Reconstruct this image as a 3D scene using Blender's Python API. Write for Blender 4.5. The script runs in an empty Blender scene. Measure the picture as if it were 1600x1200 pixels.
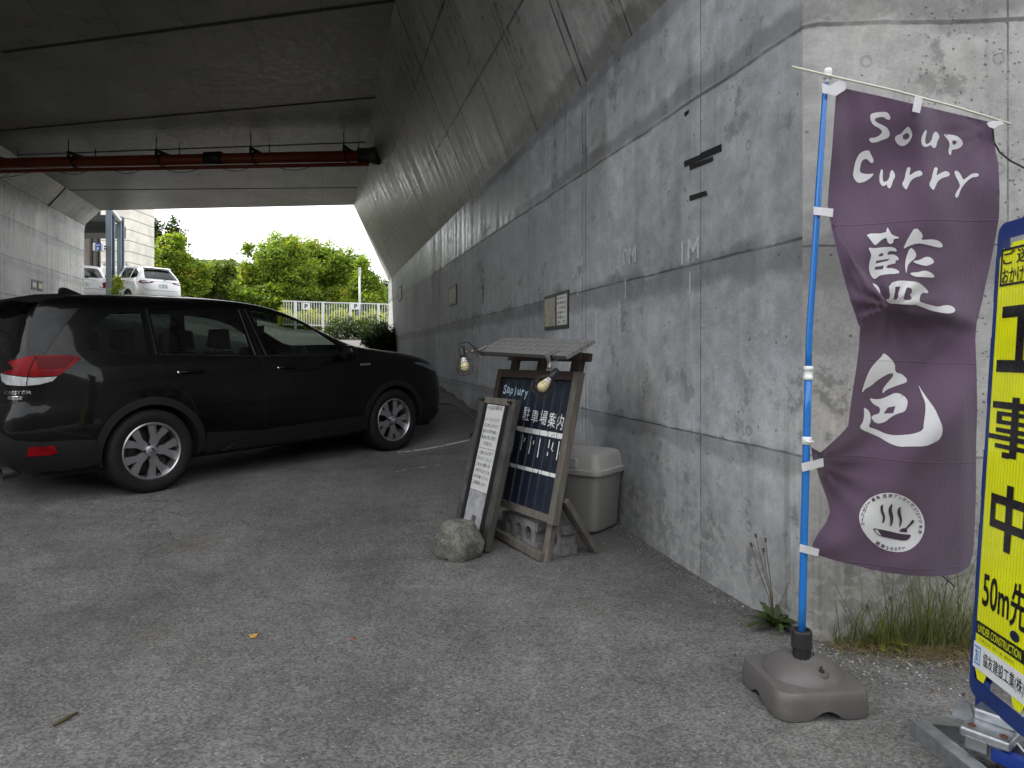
import bpy, bmesh, math, random
import numpy as np
from mathutils import Vector, Matrix, geometry
random.seed(7)
PI = math.pi
scene = bpy.context.scene
COL = scene.collection
H = 1.28            # height of the camera above the asphalt it stands on
F = 1100.0          # focal length in photo pixels

# ------------------------------------------------------------------ camera
cam_d = bpy.data.cameras.new('camera'); cam = bpy.data.objects.new('camera', cam_d); COL.objects.link(cam)
cam.location = (0, 0, H); cam.rotation_euler = (PI/2, 0, 0)
cam_d.sensor_width = 36; cam_d.lens = 36*F/1600; cam_d.shift_y = -45/1600
cam_d.clip_start = 0.05; cam_d.clip_end = 3000
scene.camera = cam

# ------------------------------------------------------------------ world, sun, exposure
SUN_AZ = Vector((-0.80, 0.30, 0)).normalized(); SUN_EL = math.radians(36)
world = bpy.data.worlds.new('World'); scene.world = world; world.use_nodes = True
wn = world.node_tree.nodes; wl = world.node_tree.links
wn.clear()
w_out = wn.new('ShaderNodeOutputWorld'); w_bg = wn.new('ShaderNodeBackground')
sky = wn.new('ShaderNodeTexSky'); sky.sky_type = 'NISHITA'; sky.sun_disc = False
sky.sun_elevation = SUN_EL; sky.sun_rotation = math.atan2(SUN_AZ.x, SUN_AZ.y)
sky.dust_density = 2.0; sky.ozone_density = 1.0; sky.altitude = 50
w_tc = wn.new('ShaderNodeTexCoord'); w_map = wn.new('ShaderNodeMapping'); w_map.inputs['Scale'].default_value = (1.4, 1.4, 4.5)
w_noise = wn.new('ShaderNodeTexNoise'); w_noise.inputs['Scale'].default_value = 1.6; w_noise.inputs['Detail'].default_value = 7; w_noise.inputs['Roughness'].default_value = .55
w_ramp = wn.new('ShaderNodeMapRange'); w_ramp.inputs['From Min'].default_value = .32; w_ramp.inputs['From Max'].default_value = .66
w_ramp.inputs['To Min'].default_value = .78; w_ramp.inputs['To Max'].default_value = 1.0
w_cl = wn.new('ShaderNodeMapRange'); w_cl.inputs['From Min'].default_value = .3; w_cl.inputs['From Max'].default_value = .75
w_cl.inputs['To Min'].default_value = 4.7; w_cl.inputs['To Max'].default_value = 7.6
w_cc = wn.new('ShaderNodeCombineColor')
w_mix = wn.new('ShaderNodeMix'); w_mix.data_type = 'RGBA'
wl.new(w_tc.outputs['Generated'], w_map.inputs['Vector']); wl.new(w_map.outputs[0], w_noise.inputs['Vector'])
wl.new(w_noise.outputs[0], w_ramp.inputs['Value']); wl.new(w_noise.outputs[0], w_cl.inputs['Value'])
for k, g in enumerate((.99, 1.0, 1.015)):
    mm = wn.new('ShaderNodeMath'); mm.operation = 'MULTIPLY'; mm.inputs[1].default_value = g
    wl.new(w_cl.outputs[0], mm.inputs[0]); wl.new(mm.outputs[0], w_cc.inputs[k])
wl.new(w_ramp.outputs[0], w_mix.inputs['Factor']); wl.new(sky.outputs[0], w_mix.inputs['A']); wl.new(w_cc.outputs[0], w_mix.inputs['B'])
wl.new(w_mix.outputs['Result'], w_bg.inputs['Color']); w_bg.inputs['Strength'].default_value = 0.13
wl.new(w_bg.outputs[0], w_out.inputs['Surface'])

sun_d = bpy.data.lights.new('sun', 'SUN'); sun_d.energy = 2.6; sun_d.angle = math.radians(.6); sun_d.color = (1, .95, .86)
sun = bpy.data.objects.new('sun', sun_d); COL.objects.link(sun)
sd = Vector((SUN_AZ.x*math.cos(SUN_EL), SUN_AZ.y*math.cos(SUN_EL), math.sin(SUN_EL)))
sun.rotation_euler = sd.to_track_quat('Z', 'Y').to_euler(); sun.location = (-20, 10, 40)

scene.view_settings.view_transform = 'Standard'; scene.view_settings.look = 'None'
scene.view_settings.exposure = 1.75; scene.view_settings.gamma = 1.0
scene.render.engine = 'CYCLES'
scene.cycles.max_bounces = 10; scene.cycles.diffuse_bounces = 6; scene.cycles.glossy_bounces = 4
scene.cycles.transparent_max_bounces = 16; scene.cycles.use_denoising = True
scene.cycles.sample_clamp_indirect = 6.0; scene.cycles.caustics_reflective = False; scene.cycles.caustics_refractive = False

# ------------------------------------------------------------------ helpers: points
def P(px, py, Y):
    return Vector(((px-800)/F*Y, Y, H+(555-py)/F*Y))
CX, CY = 1.32, 3.15                         # foot of the portal corner
DW = Vector((-.2588, .9659, 0)); NW = Vector((-.9659, -.2588, 0))      # along the wall / away from it into the lane
def uv_of(x, y):
    dx, dy = x-CX, y-CY
    return dx*DW.x+dy*DW.y, dx*NW.x+dy*NW.y
def W(u, v, z=0):                           # wall coordinates to world
    return Vector((CX+u*DW.x+v*NW.x, CY+u*DW.y+v*NW.y, z))
def wall_at(px, py):                        # (u, z) on the long wall for a photo pixel
    Y = 2.0902/((px-800)/F*.9659+.2588)
    X = (px-800)/F*Y
    return uv_of(X, Y)[0], H+(555-py)/F*Y
def sm(t):
    t = min(1., max(0., t)); return t*t*(3-2*t)
PU = [-60, -8, -1, 0, .88, 1.72, 2.98, 5.09, 6.52, 9.99, 15, 21, 30, 45, 80, 400]
PZ = [-1.30, -1.28, -1.275, -1.275, -1.28, -1.255, -1.157, -.968, -.834, -.547, -.12, .33, 1.1, 1.7, 2.1, 2.4]
_uu = np.linspace(-60, 400, 9201); _zz = np.interp(_uu, PU, PZ)
_k = np.ones(15)/15; _zz = np.convolve(np.pad(_zz, 7, mode='edge'), _k, mode='valid')
def G(x, y):
    u, v = uv_of(x, y)
    z = float(np.interp(u, _uu, _zz))
    if v > -.1:
        z -= .08*sm(v/1.2)*math.exp(-((u-5.3)/1.2)**2)
        z += sm((v-2.5)/6.5)*float(np.interp(u, [8, 20, 27, 60], [0, .33, .9, 1.3]))
    if v < 0 and 0 < u < 22:
        z = z + (-1.275-z)*sm(-v/.6)*sm((22-u)/1.0)
    return H+z

# ------------------------------------------------------------------ helpers: meshes
class MB:
    def __init__(s): s.v = []; s.f = []; s.m = []; s.uv = None
    def add(s, vs, fs, mat=0):
        b = len(s.v); s.v += [tuple(p) for p in vs]
        s.f += [tuple(i+b for i in f) for f in fs]; s.m += [mat]*len(fs); return b
    def box(s, c, size, ax=None, mat=0):
        ax = ax or (Vector((1,0,0)), Vector((0,1,0)), Vector((0,0,1)))
        c = Vector(c); vs = []
        for k in range(8):
            q = c.copy()
            for i in range(3): q += ax[i]*(size[i]/2*(1 if k >> i & 1 else -1))
            vs.append(q)
        fs = [(0,2,3,1),(4,5,7,6),(0,1,5,4),(2,6,7,3),(0,4,6,2),(1,3,7,5)]
        if ax[0].cross(ax[1]).dot(ax[2]) < 0: fs = [f[::-1] for f in fs]
        s.add(vs, fs, mat); return s
    def bar(s, a, b, w, d, side=None, mat=0):
        a, b = Vector(a), Vector(b); z = (b-a).normalized()
        side = Vector(side) if side is not None else Vector((0,0,1))
        if abs(z.dot(side.normalized())) > .98: side = Vector((1,0,0))
        x = side-z*side.dot(z); x.normalize(); y = z.cross(x)
        return s.box((a+b)/2, (w, d, (b-a).length), (x, y, z), mat)
    def tube(s, pts, r, n=8, mat=0, caps=True, closed=False):
        pts = [Vector(p) for p in pts]; N = len(pts); b = len(s.v); up = None
        rs = r if isinstance(r, (list, tuple)) else [r]*N
        for i, p in enumerate(pts):
            if closed: t = pts[(i+1) % N]-pts[i-1]
            else: t = pts[min(i+1, N-1)]-pts[max(i-1, 0)]
            t.normalize()
            if up is None:
                up = Vector((0,0,1)) if abs(t.z) < .9 else Vector((1,0,0))
            up = up-t*up.dot(t); up.normalize(); sd_ = t.cross(up)
            for k in range(n):
                a = 2*PI*k/n; s.v.append(tuple(p+(up*math.cos(a)+sd_*math.sin(a))*rs[i]))
        for i in range(N if closed else N-1):
            j = (i+1) % N
            for k in range(n):
                l = (k+1) % n
                s.f.append((b+i*n+k, b+i*n+l, b+j*n+l, b+j*n+k)); s.m.append(mat)
        if caps and not closed:
            s.f.append(tuple(b+k for k in range(n))[::-1]); s.m.append(mat)
            s.f.append(tuple(b+(N-1)*n+k for k in range(n))); s.m.append(mat)
        return s
    def lathe(s, prof, o, ax=(0,0,1), n=24, mat=0, ref=None, caps=True):
        o = Vector(o); z = Vector(ax).normalized()
        x = Vector(ref) if ref is not None else (Vector((1,0,0)) if abs(z.x) < .9 else Vector((0,1,0)))
        x = x-z*x.dot(z); x.normalize(); y = z.cross(x); b = len(s.v)
        for r, h in prof:
            for k in range(n):
                a = 2*PI*k/n; s.v.append(tuple(o+z*h+(x*math.cos(a)+y*math.sin(a))*r))
        for i in range(len(prof)-1):
            for k in range(n):
                l = (k+1) % n
                s.f.append((b+i*n+k, b+i*n+l, b+(i+1)*n+l, b+(i+1)*n+k)); s.m.append(mat)
        for i, rev in ((0, True), (len(prof)-1, False)):
            if caps and prof[i][0] > 1e-4:
                f = tuple(b+i*n+k for k in range(n)); s.f.append(f[::-1] if rev else f); s.m.append(mat)
        return s
    def prism(s, poly, o, ax, ay, d0, d1, mat=0):
        """polygon (2-D, simple) in the plane o,ax,ay pushed from d0 to d1 along ax x ay"""
        o = Vector(o); ax = Vector(ax); ay = Vector(ay); az = ax.cross(ay).normalized(); n = len(poly)
        ar = sum(poly[i-1][0]*poly[i][1]-poly[i][0]*poly[i-1][1] for i in range(n))
        if ar < 0: poly = poly[::-1]
        vs = [o+ax*p[0]+ay*p[1]+az*d for d in (d0, d1) for p in poly]
        fs = [tuple(range(n))[::-1], tuple(range(n, 2*n))]+[(i, (i+1) % n, n+(i+1) % n, n+i) for i in range(n)]
        s.add(vs, fs, mat); return s
    def quad(s, a, b, c, d, mat=0): s.add([a, b, c, d], [(0,1,2,3)], mat); return s
def obj(name, mb, mats, parent=None, smooth=False, bevel=0, uv=None, solid=0, segs=2):
    me = bpy.data.meshes.new(name); me.from_pydata(mb.v, [], mb.f); me.update()
    for m in (mats if isinstance(mats, (list, tuple)) else [mats]): me.materials.append(m)
    me.polygons.foreach_set('material_index', mb.m)
    if smooth: me.polygons.foreach_set('use_smooth', [True]*len(me.polygons))
    if uv is not None:
        l = me.uv_layers.new(name='UVMap'); li = np.empty(len(me.loops), dtype=np.int32); me.loops.foreach_get('vertex_index', li)
        l.data.foreach_set('uv', np.asarray(uv, dtype=np.float32)[li].ravel())
    o = bpy.data.objects.new(name, me); COL.objects.link(o)
    if parent is not None: o.parent = parent
    if smooth is True and bevel == 0:
        pass
    if bevel:
        b = o.modifiers.new('bevel', 'BEVEL'); b.width = bevel; b.segments = segs; b.limit_method = 'ANGLE'; b.angle_limit = math.radians(35)
        b.harden_normals = False
    if solid:
        b = o.modifiers.new('solid', 'SOLIDIFY'); b.thickness = solid; b.offset = 0
    return o
def auto_smooth(o, ang=35):
    bm = bmesh.new(); bm.from_mesh(o.data)
    for f in bm.faces: f.smooth = True
    for e in bm.edges:
        if len(e.link_faces) == 2 and e.calc_face_angle(0) > math.radians(ang): e.smooth = False
    bm.to_mesh(o.data); bm.free(); return o
def tag(o, label=None, cat=None, group=None, kind=None):
    if label: o['label'] = label
    if cat: o['category'] = cat
    if group: o['group'] = group
    if kind: o['kind'] = kind
    return o
def thing(name, label, cat, loc=(0,0,0), group=None):
    o = bpy.data.objects.new(name, None); COL.objects.link(o); o.location = loc; o.empty_display_size = .2
    return tag(o, label, cat, group)
def keep(o, root):                          # parent without moving (parts are modelled in world space)
    o.parent = root; o.matrix_parent_inverse = Matrix.LocRotScale(root.location, root.rotation_euler, root.scale).inverted(); return o
def part(name, mb, mats, root, label=None, **k):
    o = obj(name, mb, mats, None, **k)
    def wm(r): return (wm(r.parent) @ r.matrix_parent_inverse if r.parent else Matrix()) @ Matrix.LocRotScale(r.location, r.rotation_euler, r.scale)
    o.parent = root; o.matrix_parent_inverse = wm(root).inverted()
    if label: o['label'] = label
    return o
def inside(p, loop):
    x, y = p; c = False; n = len(loop); j = n-1
    for i in range(n):
        xi, yi = loop[i]; xj, yj = loop[j]
        if (yi > y) != (yj > y) and x < (xj-xi)*(y-yi)/(yj-yi)+xi: c = not c
        j = i
    return c
def resample(loop, step):
    out = []; n = len(loop)
    for i in range(n):
        a, b = loop[i], loop[(i+1) % n]; L = math.hypot(b[0]-a[0], b[1]-a[1]); k = max(1, int(math.ceil(L/step)))
        for t in range(k): out.append((a[0]+(b[0]-a[0])*t/k, a[1]+(b[1]-a[1])*t/k))
    return out
def smooth_loop(loop, it=2):                # corner cutting
    for _ in range(it):
        out = []
        for i in range(len(loop)):
            a, b = loop[i], loop[(i+1) % len(loop)]
            out += [(a[0]*.75+b[0]*.25, a[1]*.75+b[1]*.25), (a[0]*.25+b[0]*.75, a[1]*.25+b[1]*.75)]
        loop = out
    return loop
def fill(loops, step, grid=True, ystep=None):
    """triangulate the even-odd area of loops with interior points; returns verts2d, tris, boundary edges"""
    ystep = ystep or step
    vs = []; es = []
    for lp in loops:
        lp = resample(lp, step); b = len(vs); vs += lp; es += [(b+i, b+(i+1) % len(lp)) for i in range(len(lp))]
    if grid:
        xs = [p[0] for p in vs]; ys = [p[1] for p in vs]
        x0, x1, y0, y1 = min(xs), max(xs), min(ys), max(ys)
        row = 0; y = y0+ystep*.5
        bnd = np.array(vs)
        while y < y1:
            x = x0+step*(.5 if row % 2 else .25)
            while x < x1:
                if sum(inside((x, y), lp) for lp in loops) % 2 and np.min((bnd[:, 0]-x)**2+(bnd[:, 1]-y)**2) > (.3*step)**2: vs.append((x, y))
                x += step
            y += ystep; row += 1
    r = geometry.delaunay_2d_cdt([Vector(p) for p in vs], es, [], 0, 1e-7)
    v2 = [(p.x, p.y) for p in r[0]]; tris = []
    for t in r[2]:
        c = (sum(v2[i][0] for i in t)/3, sum(v2[i][1] for i in t)/3)
        if sum(inside(c, lp) for lp in loops) % 2:
            a = (v2[t[1]][0]-v2[t[0]][0])*(v2[t[2]][1]-v2[t[0]][1])-(v2[t[2]][0]-v2[t[0]][0])*(v2[t[1]][1]-v2[t[0]][1])
            tris.append(tuple(t) if a > 0 else tuple(t)[::-1])
    return v2, tris
_tc = {}
def text2d(body, bold=0.0, spacing=1.0):
    key = (body, bold, spacing)
    if key not in _tc:
        c = bpy.data.curves.new('t', 'FONT'); c.body = body; c.align_x = 'CENTER'; c.resolution_u = 3; c.offset = bold; c.space_character = spacing
        o = bpy.data.objects.new('t', c); COL.objects.link(o)
        dg = bpy.context.evaluated_depsgraph_get(); dg.update()
        me = bpy.data.meshes.new_from_object(o.evaluated_get(dg))
        vs = [(v.co.x, v.co.y) for v in me.vertices]; fs = [tuple(p.vertices) for p in me.polygons]
        bpy.data.meshes.remove(me); bpy.data.objects.remove(o); bpy.data.curves.remove(c)
        if vs:
            x0 = min(v[0] for v in vs); x1 = max(v[0] for v in vs); y0 = min(v[1] for v in vs); y1 = max(v[1] for v in vs)
            vs = [((v[0]-(x0+x1)/2)/max(x1-x0, 1e-6), (v[1]-(y0+y1)/2)/max(y1-y0, 1e-6)) for v in vs]
            _tc[key] = (vs, fs, x1-x0, y1-y0)
        else: _tc[key] = ([], [], 1, 1)
    return _tc[key]
def put_text(mb, body, fn, cx, cy, w, h, bold=0.0, mat=0, ang=0, spacing=1.0):
    """letters fitted into the box w x h centred on (cx,cy); fn maps 2-D to 3-D; w None keeps the aspect"""
    vs, fs, tw, th = text2d(body, bold, spacing)
    if w is None: w = h*tw/th
    ca, sa = math.cos(ang), math.sin(ang)
    mb.add([fn(cx+v[0]*w*ca-v[1]*h*sa, cy+v[0]*w*sa+v[1]*h*ca) for v in vs], fs, mat)

# ------------------------------------------------------------------ helpers: materials
class NT:
    def __init__(s, name):
        s.m = bpy.data.materials.new(name); s.m.use_nodes = True; s.t = s.m.node_tree; s.n = s.t.nodes; s.l = s.t.links
        s.n.clear(); s.out = s.n.new('ShaderNodeOutputMaterial'); s.b = s.n.new('ShaderNodeBsdfPrincipled'); s.l.new(s.b.outputs[0], s.out.inputs[0])
    def link(s, a, b): s.l.new(a, b)
    def node(s, t, **k):
        n = s.n.new('ShaderNode'+t)
        for a, b in k.items(): setattr(n, a, b)
        return n
    def coord(s, which='Object', scale=(1,1,1)):
        c = s.node('TexCoord'); m = s.node('Mapping'); m.inputs['Scale'].default_value = scale
        s.link(c.outputs[which], m.inputs['Vector']); return m.outputs[0]
    def val(s, sock, x):
        if isinstance(x, (int, float)): sock.default_value = x
        elif isinstance(x, (tuple, list)): sock.default_value = x if len(x) == 4 or sock.type == 'VECTOR' else (*x, 1)
        else: s.link(x, sock)
    def math(s, op, a, b=0.0, c=None, clamp=False):
        n = s.node('Math', operation=op, use_clamp=clamp); s.val(n.inputs[0], a); s.val(n.inputs[1], b)
        if c is not None: s.val(n.inputs[2], c)
        return n.outputs[0]
    def noise(s, vec, scale, detail=4, rough=.55, out=0, dist=0.0):
        n = s.node('TexNoise'); s.link(vec, n.inputs['Vector']); n.inputs['Scale'].default_value = scale
        n.inputs['Detail'].default_value = detail; n.inputs['Roughness'].default_value = rough; n.inputs['Distortion'].default_value = dist
        return n.outputs[out]
    def voro(s, vec, scale, feature='F1', out='Distance', rand=1.0):
        n = s.node('TexVoronoi', feature=feature); s.link(vec, n.inputs['Vector']); n.inputs['Scale'].default_value = scale
        n.inputs['Randomness'].default_value = rand; return n.outputs[out]
    def rng(s, x, a, b, c=0.0, d=1.0, smooth=True):
        n = s.node('MapRange', interpolation_type='SMOOTHSTEP' if smooth else 'LINEAR'); s.val(n.inputs['Value'], x)
        n.inputs['From Min'].default_value = a; n.inputs['From Max'].default_value = b; n.inputs['To Min'].default_value = c; n.inputs['To Max'].default_value = d
        return n.outputs[0]
    def mix(s, f, a, b, blend='MIX'):
        n = s.node('Mix', data_type='RGBA', blend_type=blend); s.val(n.inputs['Factor'], f); s.val(n.inputs['A'], a); s.val(n.inputs['B'], b)
        return n.outputs['Result']
    def bump(s, h, strength=.3, dist=.01):
        n = s.node('Bump'); n.inputs['Strength'].default_value = strength; n.inputs['Distance'].default_value = dist
        s.link(h, n.inputs['Height']); s.link(n.outputs[0], s.b.inputs['Normal']); return n
    def set(s, **k):
        for a, b in k.items(): s.val(s.b.inputs[a.replace('_', ' ')], b)
        return s
def basic(name, col, rough=.6, metal=0, var=.15, scale=8, bump=0, bscale=60, coat=0, dirt=None, dirt_amt=.0, spec=.5, stretch=(1,1,1)):
    t = NT(name); v = t.coord('Object', stretch); n = t.noise(v, scale, 5)
    f = t.rng(n, .25, .75, 1-var, 1+var, False)
    c = t.mix(1.0, (*col, 1), f, 'MULTIPLY')
    if dirt:
        d = t.noise(v, scale*.45, 8, .7); dm = t.rng(d, .5, .75, 0, dirt_amt)
        c = t.mix(dm, c, (*dirt, 1))
    t.set(Base_Color=c, Metallic=metal, Coat_Weight=coat, Specular_IOR_Level=spec)
    t.set(Roughness=t.rng(t.noise(v, scale*2.3, 4), .2, .8, max(.02, rough-.12), min(1, rough+.12), False))
    if bump: t.bump(t.noise(v, bscale, 5), bump, .004)
    return t.m
def glass(name, tint, gloss=(1,1,1), rough=.02, ior=1.5):
    t = NT(name); t.n.remove(t.b)
    tr = t.node('BsdfTransparent'); tr.inputs[0].default_value = (*tint, 1)
    gl = t.node('BsdfGlossy'); gl.inputs['Roughness'].default_value = rough; gl.inputs[0].default_value = (*gloss, 1)
    lw = t.node('LayerWeight'); lw.inputs[0].default_value = .5; mx = t.node('MixShader')
    t.link(t.math('ADD', t.math('MULTIPLY', t.math('POWER', lw.outputs['Facing'], 5.0), .9), .045), mx.inputs[0]); t.link(tr.outputs[0], mx.inputs[1]); t.link(gl.outputs[0], mx.inputs[2]); t.link(mx.outputs[0], t.out.inputs[0])
    return t.m
# ================================================================== setting: materials
def concrete(name, base=(.372,.386,.402), seams_h=(), seams_u=(), lichen=None, rough=(.45,.75), streak=.12, holes=None, stains=(), pits=None, panel=(1.8,.97), gloss_h=None, bump=.25, wear=.0, runs=1.0, lines=.62, rs=.6):
    t = NT(name)
    uv = t.coord('UV'); sp = t.node('SeparateXYZ'); t.link(uv, sp.inputs[0]); u, h = sp.outputs[0], sp.outputs[1]
    def sc(a, b):
        m = t.node('Mapping'); m.inputs['Scale'].default_value = (a, b, 1); t.link(uv, m.inputs['Vector']); return m.outputs[0]
    broad = t.noise(uv, .55, 5, .6); strk = t.noise(sc(5.5, .35), 1.0, 6, .6); mott = t.noise(uv, 7, 9, .68); fine = t.noise(uv, 55, 6, .7)
    f = t.math('MULTIPLY', t.rng(broad, .3, .7, .74, 1.18), t.rng(strk, .3, .7, 1-streak, 1+streak))
    f = t.math('MULTIPLY', f, t.rng(mott, .3, .7, .80, 1.16)); f = t.math('MULTIPLY', f, t.rng(fine, .25, .75, .88, 1.1))
    # each casting panel its own tone
    fl = t.node('CombineXYZ'); t.link(t.math('FLOOR', t.math('DIVIDE', u, panel[0])), fl.inputs[0]); t.link(t.math('FLOOR', t.math('DIVIDE', t.math('ADD', h, .45), panel[1])), fl.inputs[1])
    wn_ = t.node('TexWhiteNoise', noise_dimensions='2D'); t.link(fl.outputs[0], wn_.inputs['Vector'])
    f = t.math('MULTIPLY', f, t.rng(wn_.outputs['Value'], 0, 1, .9, 1.08, False))
    # sharp-edged damp blotches
    bl = t.rng(t.noise(uv, 2.6, 11, .72), .555, .60); bl2 = t.rng(t.noise(uv, .8, 3), .42, .6)
    f = t.math('MULTIPLY', f, t.math('SUBTRACT', 1.0, t.math('MULTIPLY', t.math('MULTIPLY', bl, bl2), .24+wear)))
    # dark runoff trails, clustered
    run = t.math('MULTIPLY', t.rng(t.noise(sc(11, .22), 1.0, 8, .62), .56, .66), t.rng(t.noise(sc(1.1, .5), 1.0, 3), .46, .6))
    f = t.math('MULTIPLY', f, t.math('SUBTRACT', 1.0, t.math('MULTIPLY', run, .30*runs)))
    pale = t.math('MULTIPLY', t.rng(t.noise(sc(17, .3), 1.3, 8, .6), .60, .68), t.rng(t.noise(sc(1.4, .6), 1.0, 3), .5, .62)); f = t.math('MULTIPLY', f, t.math('ADD', 1.0, t.math('MULTIPLY', pale, .18*runs)))
    wob = t.math('MULTIPLY', t.math('SUBTRACT', t.noise(uv, 2.2, 8, .65), .5), 1.0)
    for h0, k, w, amt in stains:            # grime hanging on a pour line
        d = t.math('SUBTRACT', t.math('SUBTRACT', h, h0), t.math('MULTIPLY', u, k))
        d = t.math('ABSOLUTE', t.math('ADD', d, t.math('MULTIPLY', wob, w*3.0)))
        mk = t.math('MULTIPLY', t.rng(d, w*.35, w, 1, 0), t.rng(mott, .32, .6, .35, 1))
        f = t.math('MULTIPLY', f, t.math('SUBTRACT', 1.0, t.math('MULTIPLY', mk, amt)))
    ln = None
    for h0, k, w in seams_h:
        d = t.math('ABSOLUTE', t.math('ADD', t.math('SUBTRACT', t.math('SUBTRACT', h, h0), t.math('MULTIPLY', u, k)), t.math('MULTIPLY', wob, .035)))
        m = t.rng(d, w*.4, w*1.2, 1, 0); ln = m if ln is None else t.math('MAXIMUM', ln, m)
    for u0, k, w in seams_u:
        d = t.math('ABSOLUTE', t.math('SUBTRACT', t.math('SUBTRACT', u, u0), t.math('MULTIPLY', h, k)))
        m = t.rng(d, w*.4, w*1.1, 1, 0); ln = m if ln is None else t.math('MAXIMUM', ln, m)
    if ln is not None: ln = t.math('MULTIPLY', ln, t.rng(t.noise(uv, 3.2, 5, .7), .34, .56, .35, 1))
    vo = t.node('TexVoronoi'); t.link(uv, vo.inputs['Vector']); vo.inputs['Scale'].default_value = 13
    sepc = t.node('SeparateColor'); t.link(vo.outputs['Color'], sepc.inputs[0])
    pore = t.math('MULTIPLY', t.rng(vo.outputs['Distance'], .06, .11, 1, 0), t.rng(sepc.outputs[0], .55, .6))
    dark = pore
    if pits:
        vp = t.node('TexVoronoi'); t.link(sc(1, 1.3), vp.inputs['Vector']); vp.inputs['Scale'].default_value = 30
        mk = t.math('MULTIPLY', t.rng(u, pits[0], pits[1]), t.rng(t.noise(uv, 2.2, 3), .34, .55))
        dark = t.math('MAXIMUM', dark, t.math('MULTIPLY', t.rng(t.math('ADD', vp.outputs['Distance'], t.math('MULTIPLY', t.math('SUBTRACT', fine, .5), .5)), .1, .26, 1, 0), mk))
    ring = None
    if holes:
        du, dh, ou, oh, r = holes
        def cell(x, d, o): return t.math('SUBTRACT', t.math('SUBTRACT', x, o), t.math('MULTIPLY', t.math('ROUND', t.math('DIVIDE', t.math('SUBTRACT', x, o), d)), d))
        a, b = cell(u, du, ou), cell(h, dh, oh)
        dd = t.math('SQRT', t.math('ADD', t.math('MULTIPLY', a, a), t.math('MULTIPLY', b, b)))
        ring = t.rng(t.math('ABSOLUTE', t.math('SUBTRACT', dd, r*.8)), r*.12, r*.3, 1, 0)
        core = t.rng(dd, r*.7, r*.9, 1, 0)
        f = t.math('MULTIPLY', f, t.math('SUBTRACT', 1.0, t.math('MULTIPLY', core, .09)))
        dark = t.math('MAXIMUM', dark, t.math('MULTIPLY', ring, t.rng(broad, .35, .65, .15, .5)))
    f = t.math('MULTIPLY', f, t.math('SUBTRACT', 1.0, t.math('MULTIPLY', dark, .62)))
    if ln is not None: f = t.math('MULTIPLY', f, t.math('SUBTRACT', 1.0, t.math('MULTIPLY', ln, lines)))
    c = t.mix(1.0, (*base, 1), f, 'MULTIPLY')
    warm = t.rng(t.noise(uv, .9, 6, .6), .5, .72, 0, .5); c = t.mix(warm, c, t.mix(1.0, c, (1.0, .93, .80, 1), 'MULTIPLY'))
    if lichen:
        top, soft, amt, patch = lichen
        zone = t.rng(t.math('ADD', h, t.math('MULTIPLY', t.math('SUBTRACT', broad, .5), 1.2)), top-soft, top, 1, 0)
        c = t.mix(t.math('MULTIPLY', zone, amt), c, t.mix(1.0, c, (.47, .455, .42, 1), 'MULTIPLY'))
        pt = t.math('MULTIPLY', zone, t.rng(t.noise(uv, patch, 11, .66, dist=.3), .50, .545)); c = t.mix(t.math('MULTIPLY', pt, .6), c, (.40, .40, .385, 1))
    t.val(t.b.inputs['Base Color'], c)
    ro = t.rng(t.math('ADD', t.math('MULTIPLY', strk, rs), t.math('MULTIPLY', mott, 1-rs)), .35, .65, rough[0], rough[1])
    if gloss_h is not None:
        g = t.rng(t.math('SUBTRACT', h, t.math('MULTIPLY', u, .012)), gloss_h-.01, gloss_h+.03); ro = t.math('SUBTRACT', ro, t.math('MULTIPLY', g, .2))
    t.val(t.b.inputs['Roughness'], ro); t.b.inputs['Specular IOR Level'].default_value = .5
    hh = t.math('SUBTRACT', t.math('ADD', t.math('MULTIPLY', fine, .35), t.math('ADD', t.math('MULTIPLY', mott, .5), t.math('MULTIPLY', t.noise(sc(18, .22), 1.0, 7, .6), min(.6, streak*3)))), t.math('MULTIPLY', dark, 1.6))
    if ln is not None: hh = t.math('SUBTRACT', hh, t.math('MULTIPLY', ln, 1.5))
    t.bump(hh, bump, .006); return t.m

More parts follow.
